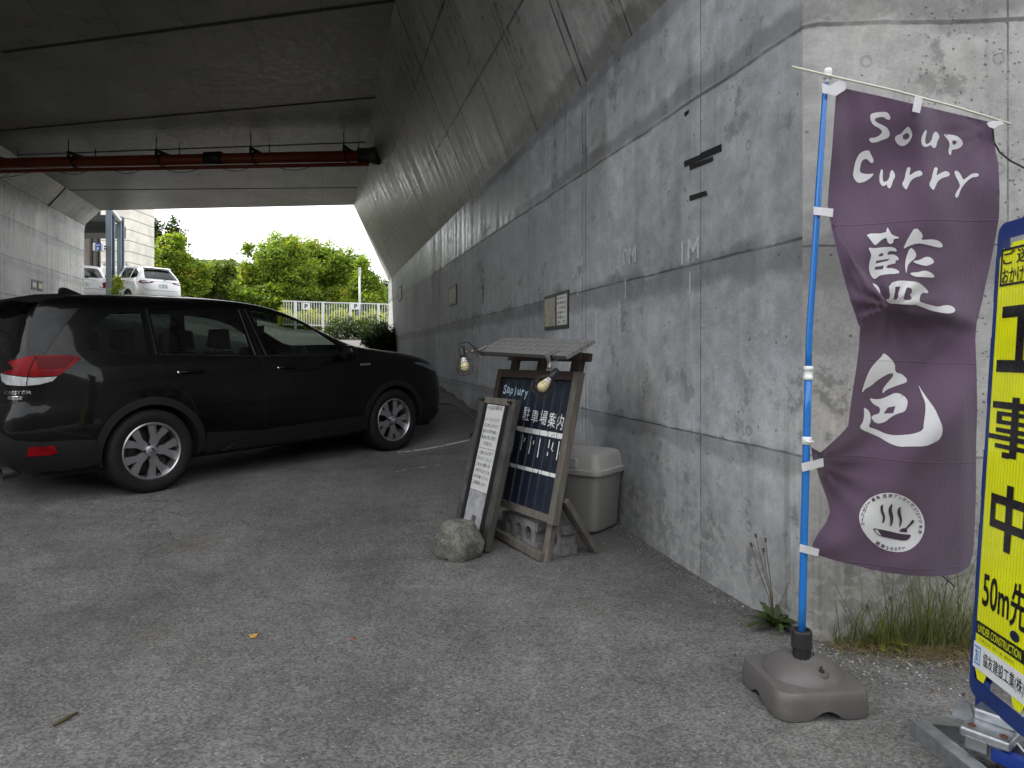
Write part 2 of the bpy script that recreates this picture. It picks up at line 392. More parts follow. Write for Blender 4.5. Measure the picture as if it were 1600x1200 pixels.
def asphalt():
    t = NT('asphalt'); v = t.coord('Object'); sp = t.node('SeparateXYZ'); t.link(v, sp.inputs[0])
    b1 = t.noise(v, .45, 5, .6); b2 = t.noise(v, 1.7, 8, .7); b3 = t.noise(v, 11, 8, .7); st = t.noise(t.coord('Object', (2.2, .5, 1)), 1, 6, .6)
    f = t.math('MULTIPLY', t.rng(b1, .3, .7, .80, 1.16), t.rng(b2, .3, .7, .82, 1.16)); f = t.math('MULTIPLY', f, t.rng(b3, .3, .7, .86, 1.14)); f = t.math('MULTIPLY', f, t.rng(st, .3, .7, .88, 1.1))
    vo = t.node('TexVoronoi'); t.link(v, vo.inputs['Vector']); vo.inputs['Scale'].default_value = 120
    sc = t.node('SeparateColor'); t.link(vo.outputs['Color'], sc.inputs[0])
    vo2 = t.node('TexVoronoi'); t.link(v, vo2.inputs['Vector']); vo2.inputs['Scale'].default_value = 75
    sc2 = t.node('SeparateColor'); t.link(vo2.outputs['Color'], sc2.inputs[0])
    grit = t.rng(sc.outputs[0], 0, 1, .58, 1.42, False); f = t.math('MULTIPLY', f, grit)
    chip = t.math('MULTIPLY', t.rng(sc2.outputs[1], .962, .972), t.rng(vo2.outputs['Distance'], .18, .36, 1, 0))
    hole = t.math('MULTIPLY', t.rng(sc2.outputs[2], .90, .92), t.rng(vo2.outputs['Distance'], .3, .5, 1, 0))
    c = t.mix(1.0, (.140, .136, .130, 1), f, 'MULTIPLY')
    c = t.mix(t.rng(t.noise(v, .8, 6, .65), .52, .7, 0, .4), c, t.mix(1.0, c, (1.03, .96, .88, 1), 'MULTIPLY'))
    oil = t.rng(t.noise(v, .9, 7, .62, dist=.5), .54, .70, 0, .42); c = t.mix(oil, c, (.045, .043, .042, 1))
    c = t.mix(t.math('MULTIPLY', chip, .7), c, (.42, .41, .39, 1)); c = t.mix(t.math('MULTIPLY', hole, .7), c, (.03, .03, .03, 1))
    # fine wandering cracks
    cr = t.node('TexVoronoi', feature='DISTANCE_TO_EDGE'); m = t.node('Mapping'); m.inputs['Scale'].default_value = (.42, .3, 1)
    wv = t.node('VectorMath', operation='ADD'); nz = t.node('TexNoise'); t.link(v, nz.inputs['Vector']); nz.inputs['Scale'].default_value = 2.5; nz.inputs['Detail'].default_value = 6
    t.link(v, m.inputs['Vector']); sx = t.node('VectorMath', operation='SCALE'); t.link(nz.outputs['Color'], sx.inputs[0]); sx.inputs['Scale'].default_value = .45
    t.link(m.outputs[0], wv.inputs[0]); t.link(sx.outputs[0], wv.inputs[1]); t.link(wv.outputs[0], cr.inputs['Vector']); cr.inputs['Scale'].default_value = 1
    ck = t.math('MULTIPLY', t.rng(cr.outputs['Distance'], .001, .0045, 1, 0), t.rng(t.noise(v, .5, 3), .5, .58)); c = t.mix(t.math('MULTIPLY', ck, .6), c, (.03, .03, .03, 1))
    t.val(t.b.inputs['Base Color'], c); t.set(Roughness=t.rng(b3, .3, .7, .72, .95), Specular_IOR_Level=.35)
    hh = t.math('ADD', t.math('MULTIPLY', sc.outputs[0], .7), t.math('MULTIPLY', t.noise(v, 230, 3), .6)); t.bump(hh, .55, .006); return t.m

M_asph = asphalt()
M_wall = concrete('abutment concrete', seams_h=[(1.48,.0115,.012),(.53,.001,.008),(-.455,.0045,.007)],
    seams_u=[(.92,0,.006),(2.75,0,.011),(2.83,0,.009),(4.43,0,.006),(6.15,0,.006),(7.3,0,.013),(9.2,0,.008),(11.07,0,.016),(13.97,0,.02),(15.8,0,.012),(17.7,0,.02),(19.5,0,.012)],
    stains=[(1.54,.0115,.08,.42),(.47,.001,.12,.50),(2.17,.011,.10,.45),(-.5,.0045,.08,.35)], lichen=(-.45,.5,.6,13), holes=(.9,.485,.45,.1,.028), rough=(.45,.75), gloss_h=1.48, wear=.12)
M_face = concrete('portal face concrete', base=(.40,.397,.382), seams_h=[(1.48,0,.012),(.49,0,.006),(-.45,0,.006)], seams_u=[(.86,0,.006),(2.66,0,.006)],
    stains=[(1.57,0,.13,.55),(.42,0,.17,.42)], lichen=(-.2,.6,.7,15), holes=(.6,.485,.22,.34,.030), pits=(.12,.50), rough=(.6,.85), wear=.16)
M_haunch = concrete('haunch concrete', base=(.33,.33,.32), seams_h=[(.98,0,.02),(1.96,0,.024)], seams_u=[(.92,0,.012),(1.85,0,.012),(2.73,0,.026),(2.86,0,.02)]+[(x,0,.022) for x in (4.1,5.2,6.3,8.4,9.5,10.6,12.2,13.3,14.5,16.6,17.8,19)]+[(7.35,0,.05),(11.1,0,.055),(15.5,0,.06)],
    stains=[(.06,0,.16,.55)], holes=(.6,.49,.3,.25,.034), rough=(.24,.5), streak=.2, bump=.12, lines=.8)
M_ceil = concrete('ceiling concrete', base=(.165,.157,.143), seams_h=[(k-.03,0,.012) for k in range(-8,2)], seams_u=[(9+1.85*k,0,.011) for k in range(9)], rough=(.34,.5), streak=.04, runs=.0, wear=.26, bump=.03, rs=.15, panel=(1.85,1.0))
M_left = concrete('opposite wall concrete', base=(.46,.46,.44), seams_h=[(2.6,0,.025),(3.6,0,.025),(1.6,0,.025),(.75,0,.02)], seams_u=[(14.6,0,.022),(16.4,0,.022),(18.1,0,.03),(18.35,0,.02),(20,0,.022),(21.3,0,.04),(21.62,0,.025),(23.3,0,.025),(25.1,0,.02)],
    stains=[(4.4,0,.3,.4),(3.5,0,.16,.35),(2.45,0,.14,.3)], rough=(.4,.65), streak=.22, wear=.16, bump=.15)
M_joint = basic('joint sealant', (.035,.033,.03), .8)
M_soff = basic('deck concrete', (.32,.32,.31), .8, var=.2, scale=2)

# ------------------------------------------------------------------ ground
def axis(segs):
    out = []
    for a, b, st in segs:
        n = max(1, int(round((b-a)/st))); out += [a+(b-a)*i/n for i in range(n)]
    return out+[segs[-1][1]]
gx = axis([(-320,-60,20),(-60,-20,4),(-20,-8,.8),(-8,3,.22),(3,12,1.5),(12,60,8),(60,320,26)])
gy = axis([(-320,-60,26),(-60,-6,5),(-6,0,.8),(0,12,.22),(12,46,.8),(46,90,5),(90,420,22)])
g = MB(); nx = len(gx)
for y in gy:
    for x in gx: g.v.append((x, y, G(x, y)))
for j in range(len(gy)-1):
    for i in range(nx-1): g.f.append((j*nx+i, j*nx+i+1, (j+1)*nx+i+1, (j+1)*nx+i)); g.m.append(0)
tag(obj('ground', g, M_asph, smooth=True), kind='structure')
# painted bay line by the wall (worn)
def strip(pts, w, name, m, lift=.004):
    b = MB(); N = len(pts)
    for i, p in enumerate(pts):
        a, c = pts[max(0, i-1)], pts[min(N-1, i+1)]; d = Vector((c[0]-a[0], c[1]-a[1], 0)).normalized(); s_ = Vector((-d.y, d.x, 0))*w/2
        for s in (1, -1):
            q = Vector((p[0], p[1], 0))+s_*s; b.v.append((q.x, q.y, G(q.x, q.y)+lift))
    for i in range(N-1): b.f.append((2*i+1, 2*i+3, 2*i+2, 2*i)); b.m.append(0)
    return tag(obj(name, b, m), kind='structure')
def gpt(px, py):                            # ground under a photo pixel
    lo, hi = 1.2, 80.
    dx, dz = (px-800)/F, (555-py)/F
    y = lo
    while y < hi:
        if H+dz*y < G(dx*y, y): break
        y += .02
    return (dx*y, y)
def worn_paint(name, col, cut):
    t = NT(name); v = t.coord('Object'); n = t.noise(v, 16, 9, .7)
    t.n.remove(t.b); a = t.node('BsdfPrincipled'); a.inputs['Base Color'].default_value = (*col, 1); a.inputs['Roughness'].default_value = .8
    tr = t.node('BsdfTransparent'); mx = t.node('MixShader'); t.link(t.rng(n, cut-.04, cut+.04), mx.inputs[0]); t.link(tr.outputs[0], mx.inputs[1]); t.link(a.outputs[0], mx.inputs[2]); t.link(mx.outputs[0], t.out.inputs[0])
    return t.m
M_paint = worn_paint('worn white paint', (.55,.54,.51), .44); M_paint2 = worn_paint('faded paint', (.3,.3,.29), .52)
a, b = gpt(622, 708), gpt(768, 681); strip([(a[0]+(b[0]-a[0])*i/12, a[1]+(b[1]-a[1])*i/12) for i in range(13)], .06, 'bay_line', M_paint)
a, b = gpt(610, 739), gpt(760, 712); strip([(a[0]+(b[0]-a[0])*i/12, a[1]+(b[1]-a[1])*i/12) for i in range(13)], .05, 'bay_line', M_paint2, .005)
# unseen dark rise added behind the camera so the car reflects no low sky
hb = MB(); hn = 60
for i in range(hn+1):
    x = -170+340*i/hn
    for k, (y, z) in enumerate(((-16, -.3), (-20, 5), (-28, 11), (-45, 15), (-80, 16), (-120, -.3))):
        hb.v.append((x, y+1.5*math.sin(x*.21+k), z+(math.sin(x*.17+k)*1.2+math.sin(x*.53+k*2)*.7 if 0 < k < 5 else 0)))
for i in range(hn):
    for k in range(5): q = i*6+k; hb.f.append((q, q+1, q+7, q+6)); hb.m.append(0)
tag(obj('added_hill', hb, basic('added dark slope', (.013,.0145,.012), .95, var=.5, scale=.6, bump=.6, bscale=2), smooth=True), kind='structure')

# ------------------------------------------------------------------ the road bridge with its underpass
bridge = thing('underpass', 'grey concrete road bridge underpass with chamfered ceiling over the parking lane', 'underpass', (0, 13, 0))
def at_d(d, Y): return ((d-.2588*Y)/.9659, Y)
def near_xy(d): return at_d(d, CY)
def far_xy(d):
    Y = 23.4
    for _ in range(20): X = at_d(d, Y)[0]; Y = 23.3-.1*(X+4)
    return (X, Y)
KZ = lambda u: H+2.22+.011*u
def loft(name, sec, mats, nu=24, flip=False):
    """sec: list of (d,z) ; u runs along; returns mesh with uv (along, running height)"""
    b = MB(); uv = []
    for i in range(nu+1):
        for k, (d, z, uvh) in enumerate(sec):
            (x0, y0), (x1, y1) = near_xy(d), far_xy(d); x = x0+(x1-x0)*i/nu; y = y0+(y1-y0)*i/nu
            u = uv_of(x, y)[0]
            b.v.append((x, y, z(u) if callable(z) else z)); uv.append((u, uvh if not callable(uvh) else uvh(u)))
    n = len(sec)
    for i in range(nu):
        for k in range(n-1):
            q = (i*n+k, (i+1)*n+k, (i+1)*n+k+1, i*n+k+1); b.f.append(q[::-1] if flip else q); b.m.append(0)
    return part(name, b, mats, bridge, uv=uv)
CZ = H+5.0
rw = MB(); ruv = []
# long wall starts 3 cm behind the arris
us = [.03]+[.5*i for i in range(1, 43)]
for u in us:
    p = W(u, 0)
    for z in (-1.7, -.6, .6, KZ(u)-H): rw.v.append((p.x, p.y, H+z)); ruv.append((u, z))
for i in range(len(us)-1):
    for k in range(3): q = i*4+k; rw.f.append((q, q+4, q+5, q+1)); rw.m.append(0)
part('abutment_wall', rw, M_wall, bridge, uv=ruv)
loft('haunch', [(2.0902, KZ, 0.0), (.97, CZ, 2.95)], M_haunch)
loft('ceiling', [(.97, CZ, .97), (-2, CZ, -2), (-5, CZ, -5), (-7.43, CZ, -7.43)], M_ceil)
loft('haunch', [(-7.43, CZ, 0), (-8, H+4.5, .76)], M_left)
loft('abutment_wall', [(-8, H+4.5, 4.5), (-8, H-1.9, -1.9)], M_left)
# portal face: bevelled arris, then the wing wall to the right, lintel above
pf = MB(); fuv = []
p0 = W(.03, 0); p1 = Vector((CX+.05, CY-.004, 0))
def face_y(x): return CY-(x-CX)*.053
hz = [-1.7, 2.2, 7.2]
cols = [(p0.x, p0.y, -.04), (p1.x, p1.y, 0.0), (2.3, face_y(2.3), .98-.0), (6, face_y(6), 4.7), (26, face_y(26), 24.7)]
for x, y, u in cols:
    for z in hz: pf.v.append((x, y, H+z)); fuv.append((u, z))
for i in range(len(cols)-1):
    for k in range(2): q = i*3+k; pf.f.append((q, q+1, q+4, q+3)); pf.m.append(0)
part('wing_wall', pf, M_face, bridge, uv=fuv)
dk = MB()
kx, ky = near_xy(2.09); cxr, _ = near_xy(.97); cxl, _ = near_xy(-7.43); wl_, _ = near_xy(-8)
zt = H+7.2
dk.add([(p0.x, CY+.002, H+2.25), (p0.x, CY+.002, zt), (cxr, CY+.002, zt), (cxr, CY+.002, CZ)], [(0,1,2,3)])
dk.add([(cxr, CY+.002, CZ), (cxr, CY+.002, zt), (cxl, CY+.002, zt), (cxl, CY+.002, CZ)], [(0,1,2,3)])
dk.add([(cxl, CY+.002, CZ), (cxl, CY+.002, zt), (-70, CY+.002, zt), (-70, CY+.002, H-2), (wl_, CY+.002, H-2), (wl_, CY+.002, H+4.5)], [(0,1,2,3,4,5)])
a, b2, c2, d2 = far_xy(.97), far_xy(-7.43), far_xy(-8), far_xy(2.09)
zf = H+6.9
dk.add([(d2[0], d2[1], H+2.45), (d2[0], d2[1], zf), (a[0], a[1], zf), (a[0], a[1], CZ)], [(0,1,2,3)][::-1])
dk.add([(a[0], a[1], CZ), (a[0], a[1], zf), (b2[0], b2[1], zf), (b2[0], b2[1], CZ)], [(0,1,2,3)])
dk.add([(b2[0], b2[1], CZ), (b2[0], b2[1], zf), (-16.2, 24.75, zf), (-16.2, 24.75, H-1), (c2[0], c2[1], H-1), (c2[0], c2[1], H+4.5)], [(0,1,2,3,4,5)])
dk.add([(d2[0], d2[1], H-2), (d2[0], d2[1], zf), (40, 20, zf), (40, 20, H-2)], [(0,1,2,3)])
dk.add([(-16.2, 24.75, H-2), (-16.2, 24.75, zf), (-70, 30, zf), (-70, 30, H-2)], [(0,1,2,3)])
dk.add([(-70, CY+.002, H+6.2), (26, 2, H+6.2), (40, 20, H+6.2), (a[0], a[1], H+6.2), (-16.2, 24.75, H+6.2), (-70, 30, H+6.2)], [(0,1,2,3,4,5)])
part('deck', dk, M_soff, bridge)
# joints across the ceiling (skewed) and the groove up the haunch
cj = MB()
def cjoint(a, b, w=.045):
    cj.bar((a[0], a[1], CZ-.004), (b[0], b[1], CZ-.004), .012, w, (0,0,1))
def cpt(px, py): Y = 5.0*F/(555-py); return ((px-800)/F*Y, Y)
L = [cpt(619, 0), cpt(0, 82)]; ext = lambda p, q, s: (p[0]+(q[0]-p[0])*s, p[1]+(q[1]-p[1])*s)
cjoint(L[0], ext(L[0], L[1], .99), .06); L = [cpt(588, 152), cpt(0, 204)]; cjoint(L[0], L[1], .05)
L = [cpt(565, 293), cpt(105, 297)]; cjoint(L[0], L[1], .04)
L = [cpt(576, 222), cpt(0, 243)]; cjoint(L[0], L[1], .05)
L = [cpt(105, 296.5), None]; zl = H+4.5
q0 = at_d(-7.43, 21.0); q1 = at_d(-8, 21.2)
cj.bar((q0[0], q0[1], CZ-.01), (q1[0]+.01, q1[1], zl-.01), .03, .03, (0,1,0))
part('expansion_joint', cj, M_joint, bridge)
# chalked metre marks and stencilled letters on the long wall
def onwall(u0, z0, off=.004):
    def fn(x, y): p = W(u0-x, off); return (p.x, p.y, z0+y)
    return fn
M_chalk = worn_paint('chalk', (.50,.50,.495), .42); M_black = basic('black tape', (.012,.012,.013), .5)
for txt, px, py, h in (('2.0M',978,402,.13),('3M',903,418,.16),('4M',847,420,.15),('5M',810,438,.16),('6M',774,442,.16),('1M',1079,392,.14)):
    u, z = wall_at(px, py); ck = MB(); put_text(ck, txt, onwall(u, z), 0, 0, None, h, .004); part('chalk_marking', ck, M_chalk, bridge)
for px, py in ((978,452),(903,450),(847,447),(810,463),(1079,440)):
    u, z = wall_at(px, py); f_ = onwall(u, z); ck = MB(); ck.add([f_(-.008,-.07), f_(.008,-.07), f_(.008,.07), f_(-.008,.07)], [(0,1,2,3)]); part('chalk_stroke', ck, M_chalk, bridge)
M_sten = worn_paint('worn stencil paint', (.05,.05,.052), .47)
for i, py in enumerate((422, 437, 450, 460, 470)):
    u, z = wall_at(755, py); stn = MB(); put_text(stn, 'NO.02'[i], onwall(u, z), 0, 0, .11, .075, .02); part('stencil_lettering', stn, M_sten, bridge)
# black tape scraps left on the wall
for i, (pts, lab) in enumerate((([(1070,252),(1094,242),(1096,239),(1128,225),(1128,236),(1070,261)], 'torn black tape strip on the concrete wall, longest and topmost of the three slanting ones'),
        ([(1078,258),(1114,245),(1115,251),(1079,266)], 'plain black tape strip on the concrete wall, directly under the longest torn strip'),
        ([(1078,306),(1104,298),(1106,305),(1079,314)], 'short black tape strip on the concrete wall, lowest of the slanting strips'),
        ([(1070,176),(1077,172),(1076,177),(1071,182)], 'tiny black triangular tape scrap high on the concrete wall'))):
    b = MB(); q = [wall_at(*p) for p in pts]
    vs = []
    for off in (.0015, .005):
        for u, z in q: p = W(u, off); vs.append((p.x, p.y, z))
    n = len(q); b.add(vs, [tuple(range(n, 2*n))[::-1]]+[(k, (k+1) % n, n+(k+1) % n, n+k) for k in range(n)])
    tag(obj('tape_strip', b, M_black), lab, 'tape strip', 'black tape scraps on the wall')
# framed notices
M_nframe = basic('notice frame', (.03,.027,.025), .45); M_npaper = basic('notice paper', (.62,.62,.60), .7, var=.08, scale=14); M_nold = basic('weathered notice sheet', (.30,.28,.22), .35, var=.35, scale=25, dirt=(.09,.08,.06), dirt_amt=.8); M_ink = basic('black ink', (.02,.02,.022), .6); M_ngreen = basic('pale notice', (.35,.37,.25), .5, var=.25, scale=20)
def notice(px0, py0, px1, py1, label, sheet, text=None, wall='R', fr=.02):
    if wall == 'R':
        (u0, z1), (u1, z0) = wall_at(px0, py0), wall_at(px1, py1); uc, zc = (u0+u1)/2, (z0+z1)/2; w, h = abs(u0-u1), abs(z1-z0)
        o = W(uc, 0); o.z = zc; ax, n = -DW, NW
    else:
        def la(px, py): Y = -8.0/((px-800)/F*.9659+.2588); return Vector(((px-800)/F*Y, Y, H+(555-py)/F*Y))
        A, B = la(px0, py0), la(px1, py1); o = (A+B)/2; w = Vector((A.x-B.x, A.y-B.y, 0)).length; h = abs(A.z-B.z); ax, n = DW, -NW
    t = thing('notice', label, 'notice', o, 'framed notices on the underpass walls'); zz = Vector((0,0,1))
    b = MB(); b.box(o+n*.007, (w, .014, h), (ax, n, zz)); part('frame', b, M_nframe, t)
    b = MB(); b.box(o+n*.016, (w-2*fr, .003, h-2*fr*1.6), (ax, n, zz)); s = part('sheet', b, sheet, t)
    if text:
        b = MB(); k = len(text)
        for i, tx in enumerate(text):
            put_text(b, tx, lambda x, y: tuple(o+ax*x+zz*y+n*.0185), 0, (h-2*fr*1.6)*(.5-(i+.6)/(k+.2)), (w-2*fr)*.86, (h-2*fr)*.52/k)
        part('lettering', b, M_ink, s)
notice(871.5, 457.5, 889.5, 512, 'framed white notice with black lettering, beside a faded one on the wall', M_npaper, ['お知らせ','駐車場の','ご利用は','店舗まで','お願いし','ます'])
notice(852.5, 463.5, 871, 514, 'framed weathered notice with a faded brown sheet on the wall', M_nold)
notice(703, 449, 714, 475, 'small greenish notice alone on the long wall beyond the stencilled letters', M_ngreen, fr=.03)
notice(624, 449, 628, 468, 'tiny greenish notice on the long wall close to the white railing', M_ngreen, fr=.03)
notice(49, 436, 56.5, 454, 'framed white notice on the opposite wall, left one of the pair', M_npaper, wall='L', fr=.05)
notice(58.5, 438, 66, 456, 'framed cream notice on the opposite wall, right one of the pair', basic('cream paper', (.58,.52,.36), .7), wall='L', fr=.05)

# ------------------------------------------------------------------ pipe under the ceiling
M_pipe = basic('red brown pipe paint', (.30,.055,.018), .42, var=.25, scale=3); M_steel = basic('dark steel', (.05,.05,.05), .5, .6); M_rub = basic('black cable sheath', (.012,.012,.012), .5)
M_galv = basic('galvanised steel', (.42,.44,.46), .38, .85, var=.25, scale=30, bump=.05)
pa = P(577, 243.5, 15.95); pb = P(-160, 259, 16.9); pd = (pb-pa).normalized()
pipe = thing('service_pipe', 'red brown service pipe hung from steel brackets under the concrete ceiling', 'pipe', pa)
b = MB(); b.tube([pa, pb], .125, 18); part('pipe', b, M_pipe, pipe, smooth=True)
b = MB(); o2 = Vector((0, -.05, -.2)); b.tube([pa+o2, pb+o2], .045, 10); part('conduit', b, M_pipe, pipe, smooth=True)
b = MB(); ca = P(592, 243.5, 15.95); b.tube([ca, ca+(pa-ca).normalized()*.16, ca+(pa-ca).normalized()*.16, pa+pd*.25], [.2,.2,.175,.175], 20); part('wall_coupling', b, basic('coupling', (.09,.085,.08), .5, .4), pipe, smooth=True)
b = MB(); q = P(334, 247, 16.2); b.tube([q-pd*.2, q+pd*.2], .145, 18); part('pipe_joint', b, M_steel, pipe, smooth=True)
for px in (545, 407, 264, 128, 0):
    t_ = (px-577)/(-160-577); q = pa+(pb-pa)*t_; b = MB(); up = Vector((0,0,1)); bk = Vector((.2, .98, 0))
    b.bar(q+up*.17-bk*.22, q+up*.17+bk*.55, .07, .035, up); b.tube([q-bk*.2+up*.19, Vector((q.x-bk.x*.2, q.y-bk.y*.2, CZ))], .012, 6); b.tube([q+bk*.6+up*.19, Vector((q.x+bk.x*.6, q.y+bk.y*.6, CZ))], .012, 6)
    b.bar(q+up*.19-bk*.2, q+up*.03-bk*.2, .07, .03, bk)
    b.tube([q+(up*math.sin(a)+bk*math.cos(a))*.135 for a in np.linspace(0, 2*PI, 16, endpoint=False)], .02, 6, closed=True)
    part('bracket', b, M_steel, pipe)
b = MB()
for x0, x1 in ((-60,75),(98,157),(183,240),(263,330),(352,405),(435,498)):
    A = pa+(pb-pa)*((x1-577)/-737.); B = pa+(pb-pa)*((x0-577)/-737.); off = Vector((0, -.06, -.16))
    b.tube([A+(B-A)*s+off-Vector((0,0,.17*4*s*(1-s)*(.7+.3*abs(x1-x0)/100))) for s in np.linspace(0, 1, 13)], .008, 5)
part('hanging_cable', b, M_rub, pipe, smooth=True)

# ------------------------------------------------------------------ beyond the underpass
M_post = basic('blue grey painted steel', (.16,.20,.24), .4, .2, var=.12, scale=2, dirt=(.12,.08,.05), dirt_amt=.3); M_dark = basic('dark roof sheet', (.02,.022,.025), .6)
M_pale = None
def block_wall(name, base, bw, bh, dark):
    t = NT(name); v = t.coord('Object'); sp = t.node('SeparateXYZ'); t.link(v, sp.inputs[0]); z = sp.outputs[2]
    fr = t.math('FRACT', t.math('DIVIDE', z, bh)); ln = t.rng(t.math('ABSOLUTE', t.math('SUBTRACT', fr, .5)), .44, .48)
    n = t.noise(v, 1.5, 6); c = t.mix(1.0, (*base, 1), t.rng(n, .3, .7, .85, 1.1), 'MULTIPLY'); c = t.mix(t.math('MULTIPLY', ln, dark), c, (.16,.14,.11,1)); t.set(Base_Color=c, Roughness=.8); return t.m
M_siding = block_wall('pale siding', (.66,.63,.55), 1, .52, .8); M_brown = basic('weathered brown wall', (.13,.11,.095), .8, var=.35, scale=1.5, stretch=(2,2,.4))
bx = thing('building', 'pale building with horizontal siding and a dark weathered side bay behind the white cars', 'building', P(180, 470, 33))
zb = G(-19, 34)-.5
b = MB(); A = P(165, 0, 34); B = P(197.5, 0, 33.4); b.box(((A.x+B.x)/2, 34.8, (zb+14)/2), (B.x-A.x, 2.4, 14-zb)); part('wall', b, M_siding, bx)
b = MB(); A = P(60, 0, 34.6); B = P(165, 0, 34.6); b.box(((A.x+B.x)/2, 35.2, (zb+12)/2), (B.x-A.x-.02, 1.2, 12-zb)); part('side_bay', b, M_brown, bx)
for px in (143, 153): b = MB(); q = P(px, 0, 34.58); b.box((q.x, 34.56, 5.5), (.1, .12, 9)); part('downpipe', b, M_dark, bx)
b = MB()
for i in range(2): b.tube([P(174+i*3, 345+i*20, 33.1), P(176+i*2, 385, 33.15), P(173+i*6, 420, 33.1)], .025, 5)
part('wall_cable', b, M_rub, bx)
cn = thing('canopy', 'dark roofed steel canopy on two blue grey posts outside the underpass', 'canopy', P(170, 470, 27.5))
for pxa, pxb, Yp in ((165.5, 174.5, 27.2), (183, 189.5, 28.3)):
    A, B = P(pxa, 330, Yp), P(pxb, 330, Yp); z0 = G(A.x, Yp)-.05; xm = (A.x+B.x)/2; w = B.x-A.x
    b = MB(); b.box((xm, Yp, (z0+H+5.6)/2), (w, .05, H+5.6-z0)); b.box((xm-w/2+.02, Yp+.12, (z0+H+5.6)/2), (.03, .22, H+5.6-z0)); b.box((xm, Yp+.22, (z0+H+5.6)/2), (w, .05, H+5.6-z0)); b.box((xm, Yp, z0+.03), (w*1.9, .4, .06)); part('post', b, M_post, cn, bevel=.01)
b = MB(); q = P(150, 0, 27.5); r_ = P(188, 0, 27.5)
b.box((-18.6, 29.2, H+5.2), (4.4, 1.4, .5)); b.box((-18.2, 28.0, H+5.42), (5.0, .8, .16)); part('roof', b, M_dark, cn)
b = MB(); b.bar(P(174, 327, 27.3), P(188, 345, 27.6), .22, .1, (0,1,0)); part('brace', b, basic('pale brace', (.5,.5,.48), .6), cn)
sg = thing('parking_sign', 'blue and white hanging parking sign on the canopy post', 'sign', P(156, 386, 26.9))
M_swhite = basic('sign white', (.78,.79,.8), .4, var=.05); M_sblue = basic('sign blue', (.02,.09,.42), .4, var=.05)
A, B = P(145.5, 380, 26.9), P(161.5, 392, 26.9); c = (A+B)/2
b = MB(); b.box(c, (B.x-A.x, .08, A.z-B.z)); part('panel', b, M_swhite, sg, bevel=.02)
b = MB(); C1, C2 = P(149.2, 380, 26.85), P(157.6, 392, 26.85); b.box(((C1.x+C2.x)/2, 26.85, c.z), (C2.x-C1.x, .02, A.z-B.z-.004)); pb_ = part('blue_field', b, M_sblue, sg)
b = MB(); fn = lambda x, y: (x, 26.835, y); pm = P(153.2, 389, 26.85); put_text(b, 'P', fn, pm.x, pm.z, None, .13, .03); pm = P(153.3, 383.2, 26.85); put_text(b, '駐車', fn, pm.x, pm.z, .15, .07, .01); part('lettering', b, M_swhite, pb_)
b = MB(); b.bar(P(161.5, 385, 26.95), P(166, 385, 27.1), .06, .06); b.bar(P(161.5, 389, 26.95), P(166, 389, 27.1), .06, .06); part('bracket', b, M_dark, sg)
M_tank = basic('white tank paint', (.62,.62,.60), .5, var=.1, scale=3)
tk0 = None
for i, (px, Yt) in enumerate(((164, 31.6), (177, 31.5), (191, 31.7), (198.5, 31.5))):
    q = P(px, 455, Yt); zg = G(q.x, Yt)
    lab = ('white gas cylinder left of the thick canopy post', 'white gas cylinder between the two canopy posts', 'white gas cylinder right of the thin canopy post', 'white gas cylinder nearest the parked white SUV')[i]
    tk = thing('gas_cylinder', lab, 'gas cylinder', (q.x, Yt, zg), 'gas cylinders beside the pale building'); top = H+(555-413)/F*Yt-zg
    b = MB(); b.lathe([(.16,0),(.185,.04),(.185,top-.25),(.16,top-.14),(.09,top-.08)], (q.x, Yt, zg), n=18); part('tank', b, M_tank, tk, smooth=True)
    b = MB(); b.lathe([(.1,top-.08),(.1,top+.04),(.085,top+.04),(.085,top-.08)], (q.x, Yt, zg), n=14); part('valve_guard', b, M_galv, tk)

# ------------------------------------------------------------------ plants
def leaf_mat(name, c1, c2, trans=.35, c3=None):
    t = NT(name); at = t.node('Attribute'); at.attribute_name = 'tone'; t.n.remove(t.b)
    c = t.mix(at.outputs['Fac'], (*c1, 1), (*c2, 1))
    if c3: c = t.mix(t.rng(at.outputs['Fac'], .93, .95), c, (*c3, 1))
    d = t.node('BsdfPrincipled'); t.val(d.inputs['Base Color'], c); d.inputs['Roughness'].default_value = .5; d.inputs['Specular IOR Level'].default_value = .35
    tl = t.node('BsdfTranslucent'); t.val(tl.inputs[0], t.mix(1.0, c, (1.25, 1.3, .5, 1), 'MULTIPLY')); mx = t.node('MixShader'); mx.inputs[0].default_value = trans
    t.link(d.outputs[0], mx.inputs[1]); t.link(tl.outputs[0], mx.inputs[2]); t.link(mx.outputs[0], t.out.inputs[0]); return t.m
M_bark = basic('bark', (.09,.07,.05), .9, var=.3, scale=12, bump=.5, bscale=30)
class Leaves:
    def __init__(s): s.v = []; s.tone = []
    def leaf(s, p, n, L, w, tone, rnd):
        # a pointed leaf of four corners round p
        a = Vector((rnd.gauss(0,1), rnd.gauss(0,1), rnd.gauss(0,.6))); a -= n*a.dot(n)
        if a.length < 1e-3: return
        a.normalize(); b = n.cross(a)
        s.v += [p-a*L*.5, p+b*w*.5, p+a*L*.5+n*(-.12*L), p-b*w*.5]; s.tone.append(tone)
    def build(s, name, m, root=None, label=None):
        n = len(s.tone); me = bpy.data.meshes.new(name); me.from_pydata([tuple(p) for p in s.v], [], [(4*i, 4*i+1, 4*i+2, 4*i+3) for i in range(n)])
        a = me.attributes.new('tone', 'FLOAT', 'FACE'); a.data.foreach_set('value', s.tone); me.materials.append(m)
        o = bpy.data.objects.new(name, me); COL.objects.link(o)
        if root: o.parent = root; o.matrix_parent_inverse = Matrix.Translation(root.location).inverted()
        return o
